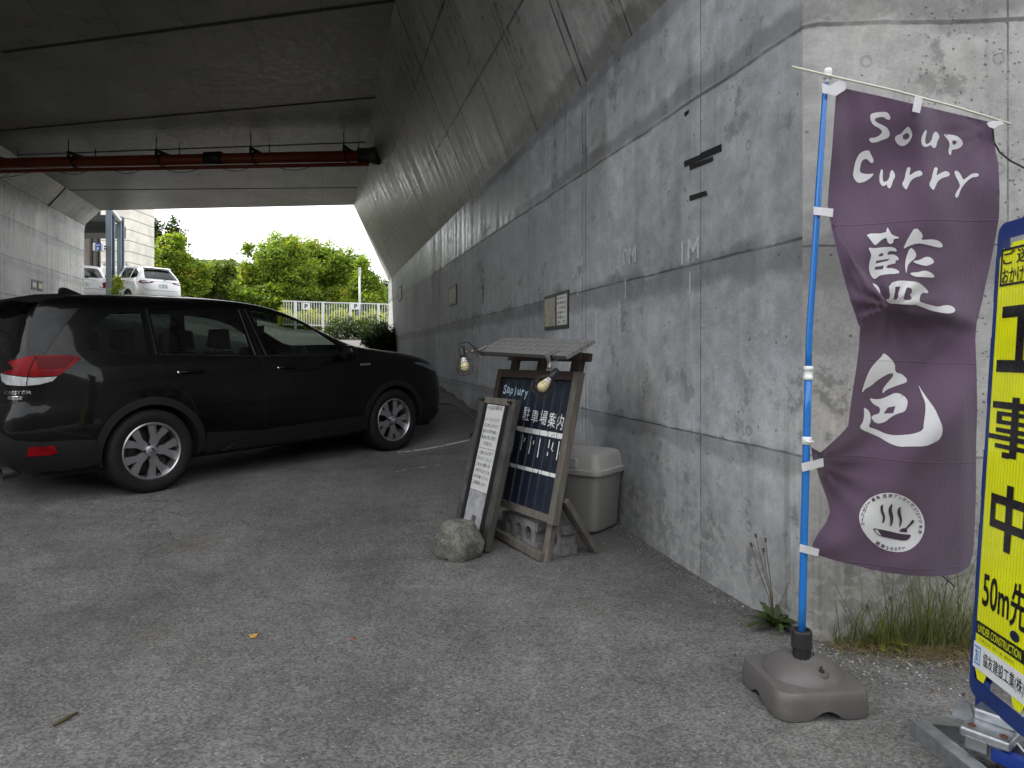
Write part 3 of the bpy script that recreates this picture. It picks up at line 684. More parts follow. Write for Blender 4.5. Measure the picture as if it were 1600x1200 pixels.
def crown(lv, blobs, n, L, rnd, up=.35, tone0=.5):
    """leaf sprays on small boughs that stand out of the larger masses, with gaps between them"""
    tot = sum(b[3]*b[4]*b[5] for b in blobs)**1.0
    for bx_, by_, bz_, rx, ry, rz in blobs:
        subs = []; ns = 11
        for _ in range(ns):
            d = Vector((rnd.gauss(0,1), rnd.gauss(0,1)-.3, rnd.gauss(0,1)+.15)).normalized(); q = rnd.uniform(.5, .86); f = rnd.uniform(.26, .46)
            subs.append((bx_+d.x*rx*q, by_+d.y*ry*q, bz_+d.z*rz*q, rx*f, ry*f, rz*f*.85, rnd.gauss(0, .13)))
        subs.append((bx_, by_, bz_, rx*.62, ry*.62, rz*.62, -.12))
        for _ in range(3): a = rnd.uniform(0, 6.28); q = rnd.uniform(.1, .6); subs.append((bx_+math.cos(a)*rx*q, by_+math.sin(a)*ry*q, bz_+rz*rnd.uniform(.85, 1.12), rx*.13, ry*.13, rz*.34, rnd.uniform(-.1, .2)))
        st = sum(s[3]*s[4]*s[5] for s in subs)**1.0; k0 = n*(rx*ry*rz/tot)/9
        for sx_, sy_, sz_, qx, qy, qz, bt in subs:
            for _ in range(max(3, int(k0*(qx*qy*qz)/st))):
                d = Vector((rnd.gauss(0,1), rnd.gauss(0,1), rnd.gauss(0,1))).normalized(); r = rnd.uniform(.3, 1.0)**.5
                if rnd.random() < .16: r *= rnd.uniform(1.05, 1.5)
                c = Vector((sx_+d.x*qx*r, sy_+d.y*qy*r, sz_+d.z*qz*r)); ct = tone0+bt+rnd.gauss(0, .12); s = L*rnd.uniform(.8, 1.7)
                for _ in range(9):
                    p = c+Vector((rnd.gauss(0,s*.6), rnd.gauss(0,s*.6), rnd.gauss(0,s*.42)))
                    nn = (Vector((rnd.gauss(0,1), rnd.gauss(0,1), rnd.gauss(0,1)))+d*.7+Vector((0,0,up*2))).normalized()
                    lv.leaf(p, nn, L*rnd.uniform(.55,1.35), L*rnd.uniform(.35,.6), min(1, max(0, ct+rnd.gauss(0,.1))), rnd)
def tree(name, label, cat, base, blobs, n, L, m, seed, trunk_r=.16, group=None, tone0=.5):
    rnd = random.Random(seed); base = Vector(base); t = thing(name, label, cat, base, group)
    lv = Leaves(); crown(lv, [(base.x+b[0], base.y+b[1], base.z+b[2], *b[3:]) for b in blobs], n, L, rnd, tone0=tone0); lv.build('crown', m, t)
    top = max(b[2] for b in blobs); b = MB(); hgt = top*.8
    pts = [base+Vector((math.sin(i*1.3+seed)*.06*i*.5, math.cos(i*1.7+seed)*.05*i*.5, hgt*i/6-.1)) for i in range(7)]
    b.tube(pts, [trunk_r*(1.25-.16*i) for i in range(7)], 8)
    for bl in blobs:
        s = pts[min(6, 2+rnd.randrange(3))]; e = base+Vector(bl[:3]); mid = (s+e)/2+Vector((rnd.gauss(0,.15), rnd.gauss(0,.15), .1)); b.tube([s, mid, e], [trunk_r*.45, trunk_r*.3, trunk_r*.12], 6)
    part('trunk', b, M_bark, t, smooth=True); return t
M_lf1 = leaf_mat('bright foliage', (.050,.10,.012), (.25,.34,.034), .5, (.34,.27,.02)); M_lf2 = leaf_mat('dark foliage', (.013,.030,.009), (.055,.088,.018), .25); M_lf3 = leaf_mat('mid foliage', (.030,.062,.010), (.17,.22,.028), .42)
M_lf4 = leaf_mat('shrub foliage', (.018,.040,.010), (.075,.125,.02), .28); M_grass = leaf_mat('weeds', (.09,.12,.015), (.30,.32,.04), .45)
def gz(x, y): return G(x, y)
def tr(px, Y): X = (px-800)/F*Y; return (X, Y, gz(X, Y))
def blobs_px(spec, Y, base):               # ellipsoids given where they stand in the view
    out = []
    for px, py, rw_, rh, dy in spec:
        yy = Y+dy; q = P(px, py, yy); out.append((q.x-base[0], q.y-base[1], q.z-base[2], rw_/F*yy, rw_/F*yy*.9, rh/F*yy))
    return out
B0 = tr(222, 44); tree('broadleaf_tree', 'dense dark green tree with a spiky top beside the pale building', 'tree', B0, blobs_px([(215,392,34,42,0),(235,372,24,30,.5),(212,440,30,28,0),(270,362,9,16,1),(224,352,9,14,0),(208,357,8,13,0.5),(279,378,10,13,1),(250,415,34,30,1.5)], 44, B0), 30000, .24, M_lf2, 3, .2, 'trees beyond the underpass', .45)
B0 = tr(262, 41); tree('broadleaf_tree', 'bright yellow green tree in front of the dark spiky one, above the white SUV', 'tree', B0, blobs_px([(258,400,20,26,0),(272,408,24,26,-.3),(290,426,24,22,0),(240,424,20,16,-.5),(276,382,9,12,0),(300,445,22,20,0),(315,425,12,14,.4)], 41, B0), 30000, .22, M_lf1, 4, .17, 'trees beyond the underpass', .62)
B0 = tr(338, 46); tree('broadleaf_tree', 'low rounded yellow green tree under the distant flat roof', 'tree', B0, blobs_px([(335,438,26,24,0),(352,425,16,16,0),(320,450,22,18,0),(360,452,18,18,0)], 46, B0), 20000, .23, M_lf3, 5, .14, 'trees beyond the underpass', .6)
B0 = tr(430, 43); tree('broadleaf_tree', 'big round broadleaf tree behind the white railing and the car roof', 'tree', B0, blobs_px([(432,420,42,40,0),(405,432,30,32,.3),(455,405,30,32,.5),(440,388,24,18,1),(470,440,34,30,-.3),(395,455,26,18,0),(388,391,6,9,.5),(418,398,18,14,.6),(420,458,44,18,-.5),(462,462,36,16,-.8),(378,452,18,20,.2),(440,480,44,14,-.6)], 43, B0), 44000, .22, M_lf1, 6, .22, 'trees beyond the underpass', .55)
B0 = tr(508, 46); tree('broadleaf_tree', 'tall light green willow like tree behind the round broadleaf one', 'tree', B0, blobs_px([(480,392,26,20,0),(510,400,28,22,0),(535,425,34,30,-.4),(500,430,34,30,-.5),(553,412,20,20,0),(520,455,30,18,-.6),(456,380,10,8,0),(500,466,40,16,-1),(545,462,34,18,-1),(490,484,40,14,-1)], 46, B0), 42000, .21, M_lf1, 8, .2, 'trees beyond the underpass', .5)
B0 = tr(578, 42); tree('broadleaf_tree', 'smaller green tree beside the pale lamp pole at the wall end', 'tree', B0, blobs_px([(572,438,20,26,0),(586,452,16,18,0),(560,455,16,14,0),(566,415,9,9,0),(585,470,20,14,-.5),(578,484,26,16,-.6),(545,484,26,14,-.4)], 42, B0), 20000, .20, M_lf1, 9, .12, 'trees beyond the underpass', .55)
B0 = tr(601, 60); tree('conifer', 'dark conifer sliver at the end of the long wall', 'tree', B0, blobs_px([(602,445,8,6,0),(604,455,10,8,0),(600,466,11,9,0),(606,476,12,9,0)], 60, B0), 2500, .16, M_lf2, 10, .14, 'trees beyond the underpass', .3)
# low hedge that closes the view under the crowns
rnd = random.Random(21); lv = Leaves(); 
bl = []
for px in range(205, 640, 17):
    Y = 49+rnd.uniform(-.5, .8); X = (px-800)/F*Y; bl.append((X, Y, gz(X, Y)+.7, 1.1, .9, 1.7+rnd.uniform(-.2,.5)))
crown(lv, bl, 60000, .24, rnd, tone0=.45); tag(lv.build('hedge', M_lf4), 'dark green unclipped hedge running along behind the trees', 'hedge')
# shrubs before the railing
for i, (px0, px1, Y, hh, lab) in enumerate(((520, 606, 26.5, .52, 'low dark green shrub row along the foot of the white railing'), (588, 622, 21.5, .5, 'small dark shrub against the far end of the long wall'))):
    lv = Leaves(); rnd = random.Random(30+i); bl = []
    for px in range(px0, px1, 9 if i == 0 else 11):
        X = (px-800)/F*Y; bl.append((X, Y+rnd.uniform(-.4,.4), gz(X, Y)+.2, .4, .5, hh*rnd.uniform(.7,1.1)))
    crown(lv, bl, 7000, .09, rnd, tone0=.4); tag(lv.build('shrub', M_lf4), lab, 'shrub', 'shrubs by the railing')
# weeds behind the railing: nobody could count them
lv = Leaves(); rnd = random.Random(41)
for _ in range(14000):
    px = rnd.uniform(436, 608); Y = 33.3+rnd.random()**1.5*2.6; X = (px-800)/F*Y; z = gz(X, Y); hh = rnd.uniform(.25, 1.15)*(.6+.4*math.sin(X*2.1)**2)
    p = Vector((X, Y, z+hh*rnd.random())); n = Vector((rnd.gauss(0,.5), -1, rnd.gauss(0,.4))).normalized(); lv.leaf(p, n, rnd.uniform(.12,.3), rnd.uniform(.03,.07), min(1, max(0, rnd.gauss(.6,.2))), rnd)
tag(lv.build('weeds', M_grass), kind='stuff')
pl = thing('young_plant', 'small bright green plant growing at the foot of the thin canopy post', 'plant', tr(183, 26.5)); lv = Leaves(); rnd = random.Random(5); q = pl.location
crown(lv, [(q.x, q.y, q.z+.55, .2, .2, .45), (q.x+.05, q.y, q.z+1.0, .12, .12, .2)], 700, .09, rnd, tone0=.75); lv.build('foliage', M_lf1, pl)
b = MB(); b.tube([q-Vector((0,0,.05)), q+Vector((.02,0,.5)), q+Vector((.05,0,1.0))], [.02,.015,.008], 5); part('stem', b, M_bark, pl)

# white railing
M_rail = basic('white railing paint', (.72,.73,.73), .45, var=.06, scale=4)
FY = 33.0; fa = (441-800)/F*FY; fb = -5.1
rail = thing('railing', 'white metal railing with thin vertical bars in front of the weeds', 'railing', (fa, FY, gz(fa, FY)))
npost = 5; step = 43/F*FY; xs = [(462+43*i-800)/F*FY for i in range(4)]; xs = [xs[0]-step]+xs+[xs[-1]+step]
zt_ = lambda x: H+(555-(470.5+(x*F/FY+800-445)*.030))/F*FY
for x in xs[1:]:
    b = MB(); b.box((x, FY, (gz(x, FY)-.1+zt_(x)+.03)/2), (.09, .09, zt_(x)+.03-gz(x, FY)+.1)); part('post', b, M_rail, rail)
b = MB(); b.bar((fa, FY, zt_(fa)), (fb, FY, zt_(fb)), .05, .06); part('top_rail', b, M_rail, rail)
b = MB(); b.bar((fa, FY, gz(fa, FY)+.15), (fb, FY, gz(fb, FY)+.15), .05, .05); part('bottom_rail', b, M_rail, rail)
x = fa+.08; nb = 0
while x < fb and nb < 96:
    if min(abs(x-p) for p in xs) > .06:
        b = MB(); b.box((x, FY, (gz(x, FY)+.15+zt_(x))/2), (.022, .022, zt_(x)-gz(x, FY)-.2)); part('bar', b, M_rail, rail); nb += 1
    x += .118
for px, lab in ((478.5, 'white plate with a P on the railing, seen above the car bonnet'), (556, 'white plate with a P on the railing nearer the long wall')):
    q = P(px, 478.5, FY-.09); t = thing('parking_plate', lab, 'sign', q, 'parking plates on the railing'); b = MB(); b.box(q, (.36, .02, .30)); part('plate', b, M_swhite, t)
    b = MB(); put_text(b, 'P', lambda x, y: (q.x+x, q.y-.013, q.z+y), 0, 0, .15, .2, .03); part('lettering', b, M_ink, t)
q = P(562, 470, 39); b = MB(); zg = gz(q.x, 39); b.tube([(q.x, 39, zg), (q.x, 39, H+(555-430)/F*39)], [.065,.055], 10); b2_ = MB()
lp = thing('pole', 'pale slender pole among the trees behind the railing', 'pole', (q.x, 39, zg)); part('shaft', b, basic('pale pole', (.42,.44,.45), .5), lp, smooth=True); b2_.box((q.x, 39, H+(555-425)/F*39), (.12, .12, .5)); part('cap', b2_, basic('pole cap', (.45,.47,.48), .5), lp, bevel=.02)
q = P(335, 412, 90); hb = thing('house', 'distant pale house with a flat dark roof just showing over the trees', 'house', (q.x, 90, gz(q.x, 90)))
b = MB(); b.box((q.x, 93, (q.z+.0)/2), (3.8, 6, q.z)); part('wall', b, basic('pale render', (.5,.48,.46), .8), hb); b = MB(); b.box((q.x, 93, q.z+.25), (4.3, 6.6, .5)); part('roof', b, basic('slate roof', (.07,.075,.085), .7), hb)
# ================================================================== vehicles
M_tyre = basic('tyre rubber', (.010,.010,.0105), .75, var=.25, scale=30, dirt=(.045,.042,.038), dirt_amt=.3, spec=.3); M_clad = basic('black bumper plastic', (.010,.010,.0105), .5, var=.15, scale=20, spec=.3)
M_alu = basic('machined alloy', (.42,.42,.43), .34, .85, var=.03, scale=3); M_rimdark = basic('dark rim paint', (.02,.02,.022), .35); M_disc = basic('brake disc', (.07,.065,.06), .4, .8)
M_chrome = basic('chrome', (.7,.7,.72), .12, 1.0, var=.05); M_seat = basic('dark seat cloth', (.020,.020,.022), .85, var=.2, scale=60); M_inner = basic('dark cabin trim', (.012,.012,.013), .8)
M_red = basic('red lens', (.19,.003,.006), .3, coat=0, var=.5, scale=14, spec=.12); M_dred = basic('deep red lens', (.09,.002,.004), .35, coat=0, var=.2, spec=.12); M_clear = basic('clear lens', (.55,.56,.57), .1, .3, coat=1, var=.3, scale=24); M_lampgrey = basic('smoked headlamp lens', (.10,.11,.12), .06, .2, coat=1, var=.3, scale=12)
M_glass = glass('tinted glass', (.43,.49,.45)); M_gdark = glass('privacy glass', (.16,.18,.17)); M_gap = basic('shut line', (.002,.002,.002), .9)
def paint(name, col, rough=.25, metal=0.0, dirt=0):
    t = NT(name); v = t.coord('Object'); n = t.noise(v, 3, 8, .65); c = t.mix(t.rng(n, .45, .8, 0, dirt), (*col, 1), (.12,.115,.10,1))
    t.set(Base_Color=c, Roughness=rough, Metallic=metal, Coat_Weight=.42 if col[0] < .1 else 1.0, Specular_IOR_Level=.1 if col[0] < .1 else .5, Coat_Roughness=t.rng(n, .3, .8, .02, .09)); return t.m
M_black_paint = paint('black car paint', (.0011,.0013,.0014), .35, dirt=.02); M_white_paint = paint('white car paint', (.72,.73,.74), .3, dirt=.06)
M_garn = basic('gloss pillar trim', (.010,.011,.013), .35, coat=0, var=.05, spec=.3)

SHAPE = dict(
 zr=[.22,.32,.45,.58,.72,.80,.90,1.0,1.10,1.20,1.32,1.45,1.55,1.60,1.64,1.67,1.69,1.705],
 xr=[-.80,-.93,-1.0,-1.02,-1.0,-.96,-.945,-.938,-.925,-.902,-.865,-.815,-.775,-.745,-.69,-.56,-.29,.10],
 zf=[.22,.34,.50,.65,.78,.91,1.0,1.065,1.11,1.145,1.17,1.19,1.23,1.30,1.39,1.48,1.55,1.60,1.64,1.67,1.69,1.705],
 xf=[3.46,3.60,3.65,3.65,3.64,3.58,3.46,3.26,3.02,2.74,2.52,2.38,2.27,2.10,1.91,1.75,1.57,1.41,1.22,1.02,.85,.65],
 zw=[.22,.32,.45,.60,.75,.88,.98,1.06,1.12,1.2,1.3,1.4,1.5,1.56,1.60,1.63,1.66,1.685,1.705],
 w=[.82,.875,.90,.906,.902,.893,.883,.872,.85,.812,.768,.726,.682,.656,.632,.602,.53,.40,.2])
class Body:
    def __init__(s, S, nr=7.0, nf=6.5, sx=1, sz=1):
        s.zmin, s.zmax = .22, 1.705
        z = np.linspace(s.zmin, s.zmax, 600); k = np.exp(-.5*(np.arange(-30, 31)/9.)**2); k /= k.sum()
        def sm_(a, b):
            y = np.interp(z, S[a], S[b]); yp = np.concatenate([2*y[0]-y[30:0:-1], y, 2*y[-1]-y[-2:-32:-1]]); return np.convolve(yp, k, 'valid')
        s.z = z; s.xr = sm_('zr', 'xr'); s.xf = sm_('zf', 'xf'); s.w = np.maximum(.02, sm_('zw', 'w')); s.nr, s.nf = nr, nf
        ds = np.sqrt(np.diff(z)**2+np.diff(s.w)**2+(.28*np.diff(s.xf))**2+(.28*np.diff(s.xr))**2); s.ze = np.concatenate([[0], np.cumsum(ds)])
        f = np.linspace(0, 1, 900)
        th = np.unique(np.clip(np.concatenate([np.arccos(f**(nr/2)), np.arcsin(f**(nr/2)), PI-np.arccos(f**(nf/2)), PI-np.arcsin(f**(nf/2))]), 0, PI)); s.TH = th
        pts = np.array([s.at_th(t, .80)[:2] for t in th]); s.Q = np.concatenate([[0], np.cumsum(np.hypot(*np.diff(pts, axis=0).T))]); s.QM = s.Q[-1]
    def row(s, z): return (np.interp(z, s.z, s.xr), np.interp(z, s.z, s.xf), np.interp(z, s.z, s.w))
    def at_th(s, th, z):
        xr, xf, w = s.row(z); xm = (xr+xf)/2; L = (xf-xr)/2; c, sn = math.cos(th), max(0, math.sin(th)); n = s.nr if c > 0 else s.nf
        return (xm-L*math.copysign(abs(c)**(2/n), c), w*sn**(2/n), z)
    def pt(s, q, e):
        return s.at_th(float(np.interp(q, s.Q, s.TH)), float(np.interp(e, s.ze, s.z)))
    def ptn(s, q, e, off):
        p = Vector(s.pt(q, e)); h = .004
        a = Vector(s.pt(min(q+h, s.QM), e))-Vector(s.pt(max(q-h, 0), e)); b = Vector(s.pt(q, min(e+h, s.ze[-1])))-Vector(s.pt(q, max(e-h, 0)))
        n = b.cross(a)
        if n.length < 1e-12: return p
        n.normalize()
        if n.dot(p-Vector((1.2, 0, .8))) < 0: n = -n
        return p+n*off
    def E(s, z): return float(np.interp(z, s.z, s.ze))
    def qx(s, x, z):
        xr, xf, w = s.row(z); xm = (xr+xf)/2; L = (xf-xr)/2; r = (xm-x)/L; n = s.nr if r > 0 else s.nf
        c = math.copysign(min(1, abs(r))**(n/2), r); return (float(np.interp(math.acos(c), s.TH, s.Q)), s.E(z))
    def qy(s, y, z, front=False):
        w = s.row(z)[2]; n = s.nf if front else s.nr; t = math.asin(min(1, max(0, y/w))**(n/2)); t = PI-t if front else t
        return (float(np.interp(t, s.TH, s.Q)), s.E(z))
    def loop(s, pts, step=.05):
        """pts: ('x',x,z) on the flank, ('r',y,z) on the tail, ('f',y,z) on the nose"""
        out = []; n = len(pts)
        for i in range(n):
            a, b = pts[i], pts[(i+1) % n]; A = (a[1], a[2]); B = (b[1], b[2])
            f = lambda p, k: s.qx(p[0], p[1]) if k == 'x' else s.qy(p[0], p[1], k == 'f')
            if a[0] == b[0]:
                k = max(1, int(math.hypot(B[0]-A[0], B[1]-A[1])/step))
                for t in range(k): out.append(f((A[0]+(B[0]-A[0])*t/k, A[1]+(B[1]-A[1])*t/k), a[0]))
            else: out.append(f(A, a[0]))
        return out
def X(*p): return [('x', a, b) for a, b in p]
def ring_pts(cx, cz, r, zlo, n=26):
    a0 = math.asin((zlo-cz)/r) if abs((zlo-cz)/r) < 1 else -PI/2
    return [('x', cx+r*math.cos(a0+(PI-2*a0)*i/n), cz+r*math.sin(a0+(PI-2*a0)*i/n)) for i in range(n+1)]
def patch(B, mb, loops, off, side, depth=0, step=.06, mat=0, grid=True):
    v2, tr_ = fill(loops, step, grid); vs = [B.ptn(q, e, off) for q, e in v2]
    if side < 0: vs = [Vector((p.x, -p.y, p.z)) for p in vs]; tr_ = [t[::-1] for t in tr_]
    tr_ = [t[::-1] for t in tr_]
    b = mb.add(vs, tr_, mat)
    if depth:
        ed = {}
        for t in tr_:
            for i in range(3): ed[(t[i], t[(i+1) % 3])] = 1
        bd = [e for e in ed if (e[1], e[0]) not in ed]; bs = sorted({i for e in bd for i in e}); mp = {}
        for i in bs:
            p = B.ptn(*v2[i], off-depth); mp[i] = len(mb.v); mb.v.append((p.x, p.y*side, p.z))
        for a, c in bd: mb.f.append((b+c, b+a, mp[a], mp[c])); mb.m.append(mat)
def ribbon(B, mb, pts, w, off, side, mat=0):
    lp = []
    for i in range(len(pts)-1):
        a, b = pts[i], pts[i+1]; k = max(1, int(math.hypot(b[1]-a[1], b[2]-a[2])/.05))
        for t in range(k+(i == len(pts)-2)):
            q = (a[1]+(b[1]-a[1])*t/k, a[2]+(b[2]-a[2])*t/k); lp.append(B.qx(*q) if a[0] == 'x' else B.qy(*q, a[0] == 'f'))
    b0 = len(mb.v); n = len(lp)
    for i, p in enumerate(lp):
        a, c = lp[max(0, i-1)], lp[min(n-1, i+1)]; d = (c[0]-a[0], c[1]-a[1]); L = math.hypot(*d) or 1; nx_, ny_ = -d[1]/L*w/2, d[0]/L*w/2
        for sgn in (1, -1):
            v = B.ptn(min(B.QM, max(0, p[0]+nx_*sgn)), p[1]+ny_*sgn, off); mb.v.append((v.x, v.y*side, v.z))
    for i in range(n-1):
        f = (b0+2*i, b0+2*i+1, b0+2*i+3, b0+2*i+2); mb.f.append(f if side > 0 else f[::-1]); mb.m.append(mat)
WIN = dict(
 front=X((1.16,1.125),(2.0,1.115),(2.05,1.135),(1.93,1.235),(1.77,1.355),(1.59,1.45),(1.43,1.505),(1.28,1.535),(1.045,1.56)),
 rear=X((.10,1.165),(.95,1.13),(.90,1.565),(.50,1.565),(.10,1.55)),
 quarter=X((-.42,1.20),(-.30,1.17),(.01,1.155),(.01,1.53),(-.22,1.505),(-.34,1.42),(-.44,1.29)),
 screen=[('f',-.0,1.215),('f',.55,1.215),('f',.58,1.235),('f',.50,1.38),('f',.43,1.53),('f',.38,1.57),('f',-.0,1.585)],
 back=[('r',0,1.16),('r',.60,1.16),('r',.63,1.20),('r',.56,1.42),('r',.50,1.53),('r',0,1.55)])
def wheel_parts(root, side, detail=True, R=.351, rr=.246):
    """wheel about the origin, axle along y, outer face towards side"""
    s = side; t = MB()
    t.lathe([(rr,-.10),(rr+.012,-.112),(R-.045,-.118),(R-.018,-.108),(R-.003,-.085),(R,-.03),(R,.03),(R-.003,.085),(R-.018,.108),(R-.045,.118),(rr+.012,.112),(rr,.10),(rr-.02,.06),(rr-.02,-.06),(rr,-.10)], (0,0,0), (0,s,0), 48, caps=False)
    if detail:
        for gy in (-.055, -.02, .02, .055): t.lathe([(R+.0005,gy-.004),(R-.006,gy-.003),(R-.006,gy+.003),(R+.0005,gy+.004)], (0,0,0), (0,s,0), 48, caps=False)
    obj('tyre', t, M_tyre, root, smooth=True)
    b = MB(); b.lathe([(rr-.002,.098),(rr-.012,.104),(rr-.022,.094),(rr-.03,.05),(rr-.035,-.09)], (0,0,0), (0,s,0), 48, 0, caps=False)
    b.lathe([(0,-.02),(rr-.05,-.02),(rr-.05,-.03)], (0,0,0), (0,s,0), 32, 1); b.lathe([(.06,-.018),(.15,-.015),(.15,-.03)], (0,0,0), (0,s,0), 32, 2)
    o = Vector((0, s*.058, 0)); az = Vector((0, s, 0))
    for k in range(5):
        a = PI/2+k*2*PI/5
        er = Vector((math.cos(a), 0, math.sin(a))); et = az.cross(er)
        # Y-shaped spoke
        Y_ = [(-.024,.030),(-.028,.105),(-.086,.210),(-.060,.214),(-.040,.228),(0,.135),(.038,.213),(.060,.214),(.082,.197),(.028,.105),(.024,.030)]
        half1 = [(0,.030),(0,.138),(-.030,.233),(-.064,.235),(-.103,.211),(-.042,.114),(-.029,.030)]
        for h_ in (half1, [(-x, y) for x, y in half1]):
            b.prism(h_, o, et, er, -.006, .020, 0)
        a2 = a+PI/5; b.lathe([(.0,.022),(.010,.022),(.012,.012)], o+Vector((math.cos(a2)*.057, 0, math.sin(a2)*.057)), az, 10, 1)
    b.lathe([(.052,.0),(.048,.024),(.034,.03),(0,.03)], o, az, 20, 0); b.lathe([(.026,.0305),(.024,.034),(0,.035)], o, az, 16, 3)
    r = obj('rim', b, [M_alu, M_rimdark, M_disc, M_chrome], root); auto_smooth(r, 30)
def make_car(label, loc, fwd, up, scale, paint_m, style, step):
    S = {k: list(v) for k, v in SHAPE.items()}
    if style == 'black': B = Body(S)
    elif style == 'suv':
        S['xr'] = [-.80,-.93,-1.0,-1.03,-1.03,-1.02,-1.0,-.97,-.92,-.84,-.70,-.54,-.42,-.36,-.22,-.05,.15,.45]; B = Body(S, 6.0, 5.0)
    else:
        S['xr'] = [-.80,-.93,-.98,-1.0,-.99,-.98,-.96,-.95,-.93,-.90,-.85,-.78,-.71,-.66,-.50,-.30,0,.40]; B = Body(S, 8.0, 5.0)
    root = thing('parked_car', label, 'car', loc)
    x = Vector(fwd).normalized(); z = Vector(up).normalized(); y = z.cross(x).normalized(); z = x.cross(y)
    root.rotation_euler = Matrix((x, y, z)).transposed().to_euler(); root.scale = (scale,)*3
    dome = []
    win = {k: B.loop(v) for k, v in WIN.items()}
    ctr = lambda lp, e: lp
    for k in ('screen', 'back'):            # let the opening reach just past the centre line
        pass
    zb_ = .28
    arch = [B.loop([('x', cx-.395, zb_-.05)]+ring_pts(cx, .351, .395, zb_-.05)[::-1]+[('x', cx+.395, zb_-.05)]) for cx in (0, 2.67)]
    e0, e1 = B.E(zb_), B.ze[-1]
    def dom(q0, q1): return [(q0, e0), (q1, e0), (q1, e1), (q0, e1)]
    doors = {}
    if style == 'black':
        doors['rear'] = B.loop(X((.44,.44),(1.0,.42),(1.05,.9),(1.03,1.105),(.965,1.583),(.5,1.583),(.06,1.57),(.06,1.15),(.12,.95),(.33,.78),(.42,.62)))
        doors['front'] = B.loop(X((1.02,.42),(2.18,.42),(2.2,.6),(2.16,1.0),(2.12,1.12),(1.99,1.265),(1.825,1.397),(1.635,1.505),(1.47,1.555),(1.31,1.578),(.985,1.586),(1.05,1.105),(1.07,.9)))
    # one half surface, triangulated once, dealt to body and doors
    loops = [dom(0, B.QM)]+arch+[win[k] for k in win]+list(doors.values())
    vs2 = []; es = []
    for lp in loops:
        lp = resample(lp, step); b = len(vs2); vs2 += lp; es += [(b+i, b+(i+1) % len(lp)) for i in range(len(lp))]
    bnd = np.array(vs2); row = 0; e = e0+step*.4
    while e < e1:
        q = step*(.5 if row % 2 else .2)
        while q < B.QM:
            if np.min((bnd[:, 0]-q)**2+(bnd[:, 1]-e)**2) > (.3*step)**2: vs2.append((q, e))
            q += step
        e += step*.7; row += 1
    r = geometry.delaunay_2d_cdt([Vector(p) for p in vs2], es, [], 0, 1e-7); v2 = [(p.x, p.y) for p in r[0]]
    P3 = [B.pt(min(max(q, 0), B.QM), min(max(e, e0), e1)) for q, e in v2]
    def cls(c):
        if not (0 <= c[0] <= B.QM and e0 <= c[1] <= e1): return None
        for lp in arch:
            if inside(c, lp): return None
        for lp in win.values():
            if inside(c, lp): return None
        for k, lp in doors.items():
            if inside(c, lp): return k
        return 'body'
    deal = {}
    for t in r[2]:
        c = (sum(v2[i][0] for i in t)/3, sum(v2[i][1] for i in t)/3); k = cls(c)
        if k: deal.setdefault(k, []).append(tuple(t))
    def sheet(tris, sides):
        mb = MB()
        for s in sides:
            use = sorted({i for t in tris for i in t}); mp = {i: len(mb.v)+k for k, i in enumerate(use)}
            mb.v += [(P3[i][0], P3[i][1]*s, P3[i][2]) for i in use]
            for t in tris:
                a, b, c = (Vector(P3[i]) for i in t); n = (b-a).cross(c-a); out = n.dot((a+b+c)/3-Vector((1.2, 0, .8))) > 0
                f = tuple(mp[i] for i in t); mb.f.append(f if out == (s > 0) else f[::-1]); mb.m.append(0)
        return mb
    body = obj('body', sheet(deal['body'], (1, -1)), paint_m, root)
    bm = bmesh.new(); bm.from_mesh(body.data); bmesh.ops.remove_doubles(bm, verts=bm.verts, dist=.0008)
    top = [e for e in bm.edges if e.is_boundary and all(v.co.z > 1.70 for v in e.verts)]
    if top: bmesh.ops.holes_fill(bm, edges=top, sides=0)
    bmesh.ops.recalc_face_normals(bm, faces=bm.faces)
    for f in bm.faces: f.smooth = True
    bm.to_mesh(body.data); bm.free()
    for k in doors:
        for s in (1, -1):
            d = obj('door', sheet(deal[k], (s,)), paint_m, root, smooth=True)
            h = MB(); hx = .25 if k == 'rear' else 1.22
            p = [B.ptn(*B.qx(hx+t*.21, 1.0), .028-abs(t-.5)*.03) for t in (0, .12, .5, .88, 1)]
            h.tube([(v.x, v.y*s, v.z) for v in p], [.008,.014,.015,.014,.008], 8); obj('handle', h, M_black_paint if style == 'black' else paint_m, d, smooth=True)
            cp = MB(); v = B.ptn(*B.qx(hx-.02, 1.0), .012); cp.lathe([(.0,.012),(.012,.01),(.016,0)], (v.x, v.y*s, v.z), (0, s, .1), 10); obj('handle_cap', cp, M_chrome, d, smooth=True)
    # glazing
    def gl(name, key, m, sides=(1, -1), off=-.004):
        if 0 in sides:
            mb = MB(); patch(B, mb, [win[key]], off, 1, step=step*1.4); patch(B, mb, [win[key]], off, -1, step=step*1.4); obj(name, mb, m, root, smooth=True); return
        for s in sides:
            mb = MB(); patch(B, mb, [win[key]], off, s, step=step*1.4); obj(name, mb, m, root, smooth=True)
    gl('window', 'front', M_glass); gl('window', 'rear', M_gdark if style != 'black' else M_glass2); gl('window', 'quarter', M_gdark if style != 'black' else M_glass2); gl('windscreen', 'screen', M_glass, (0,)); gl('rear_window', 'back', M_gdark, (0,))
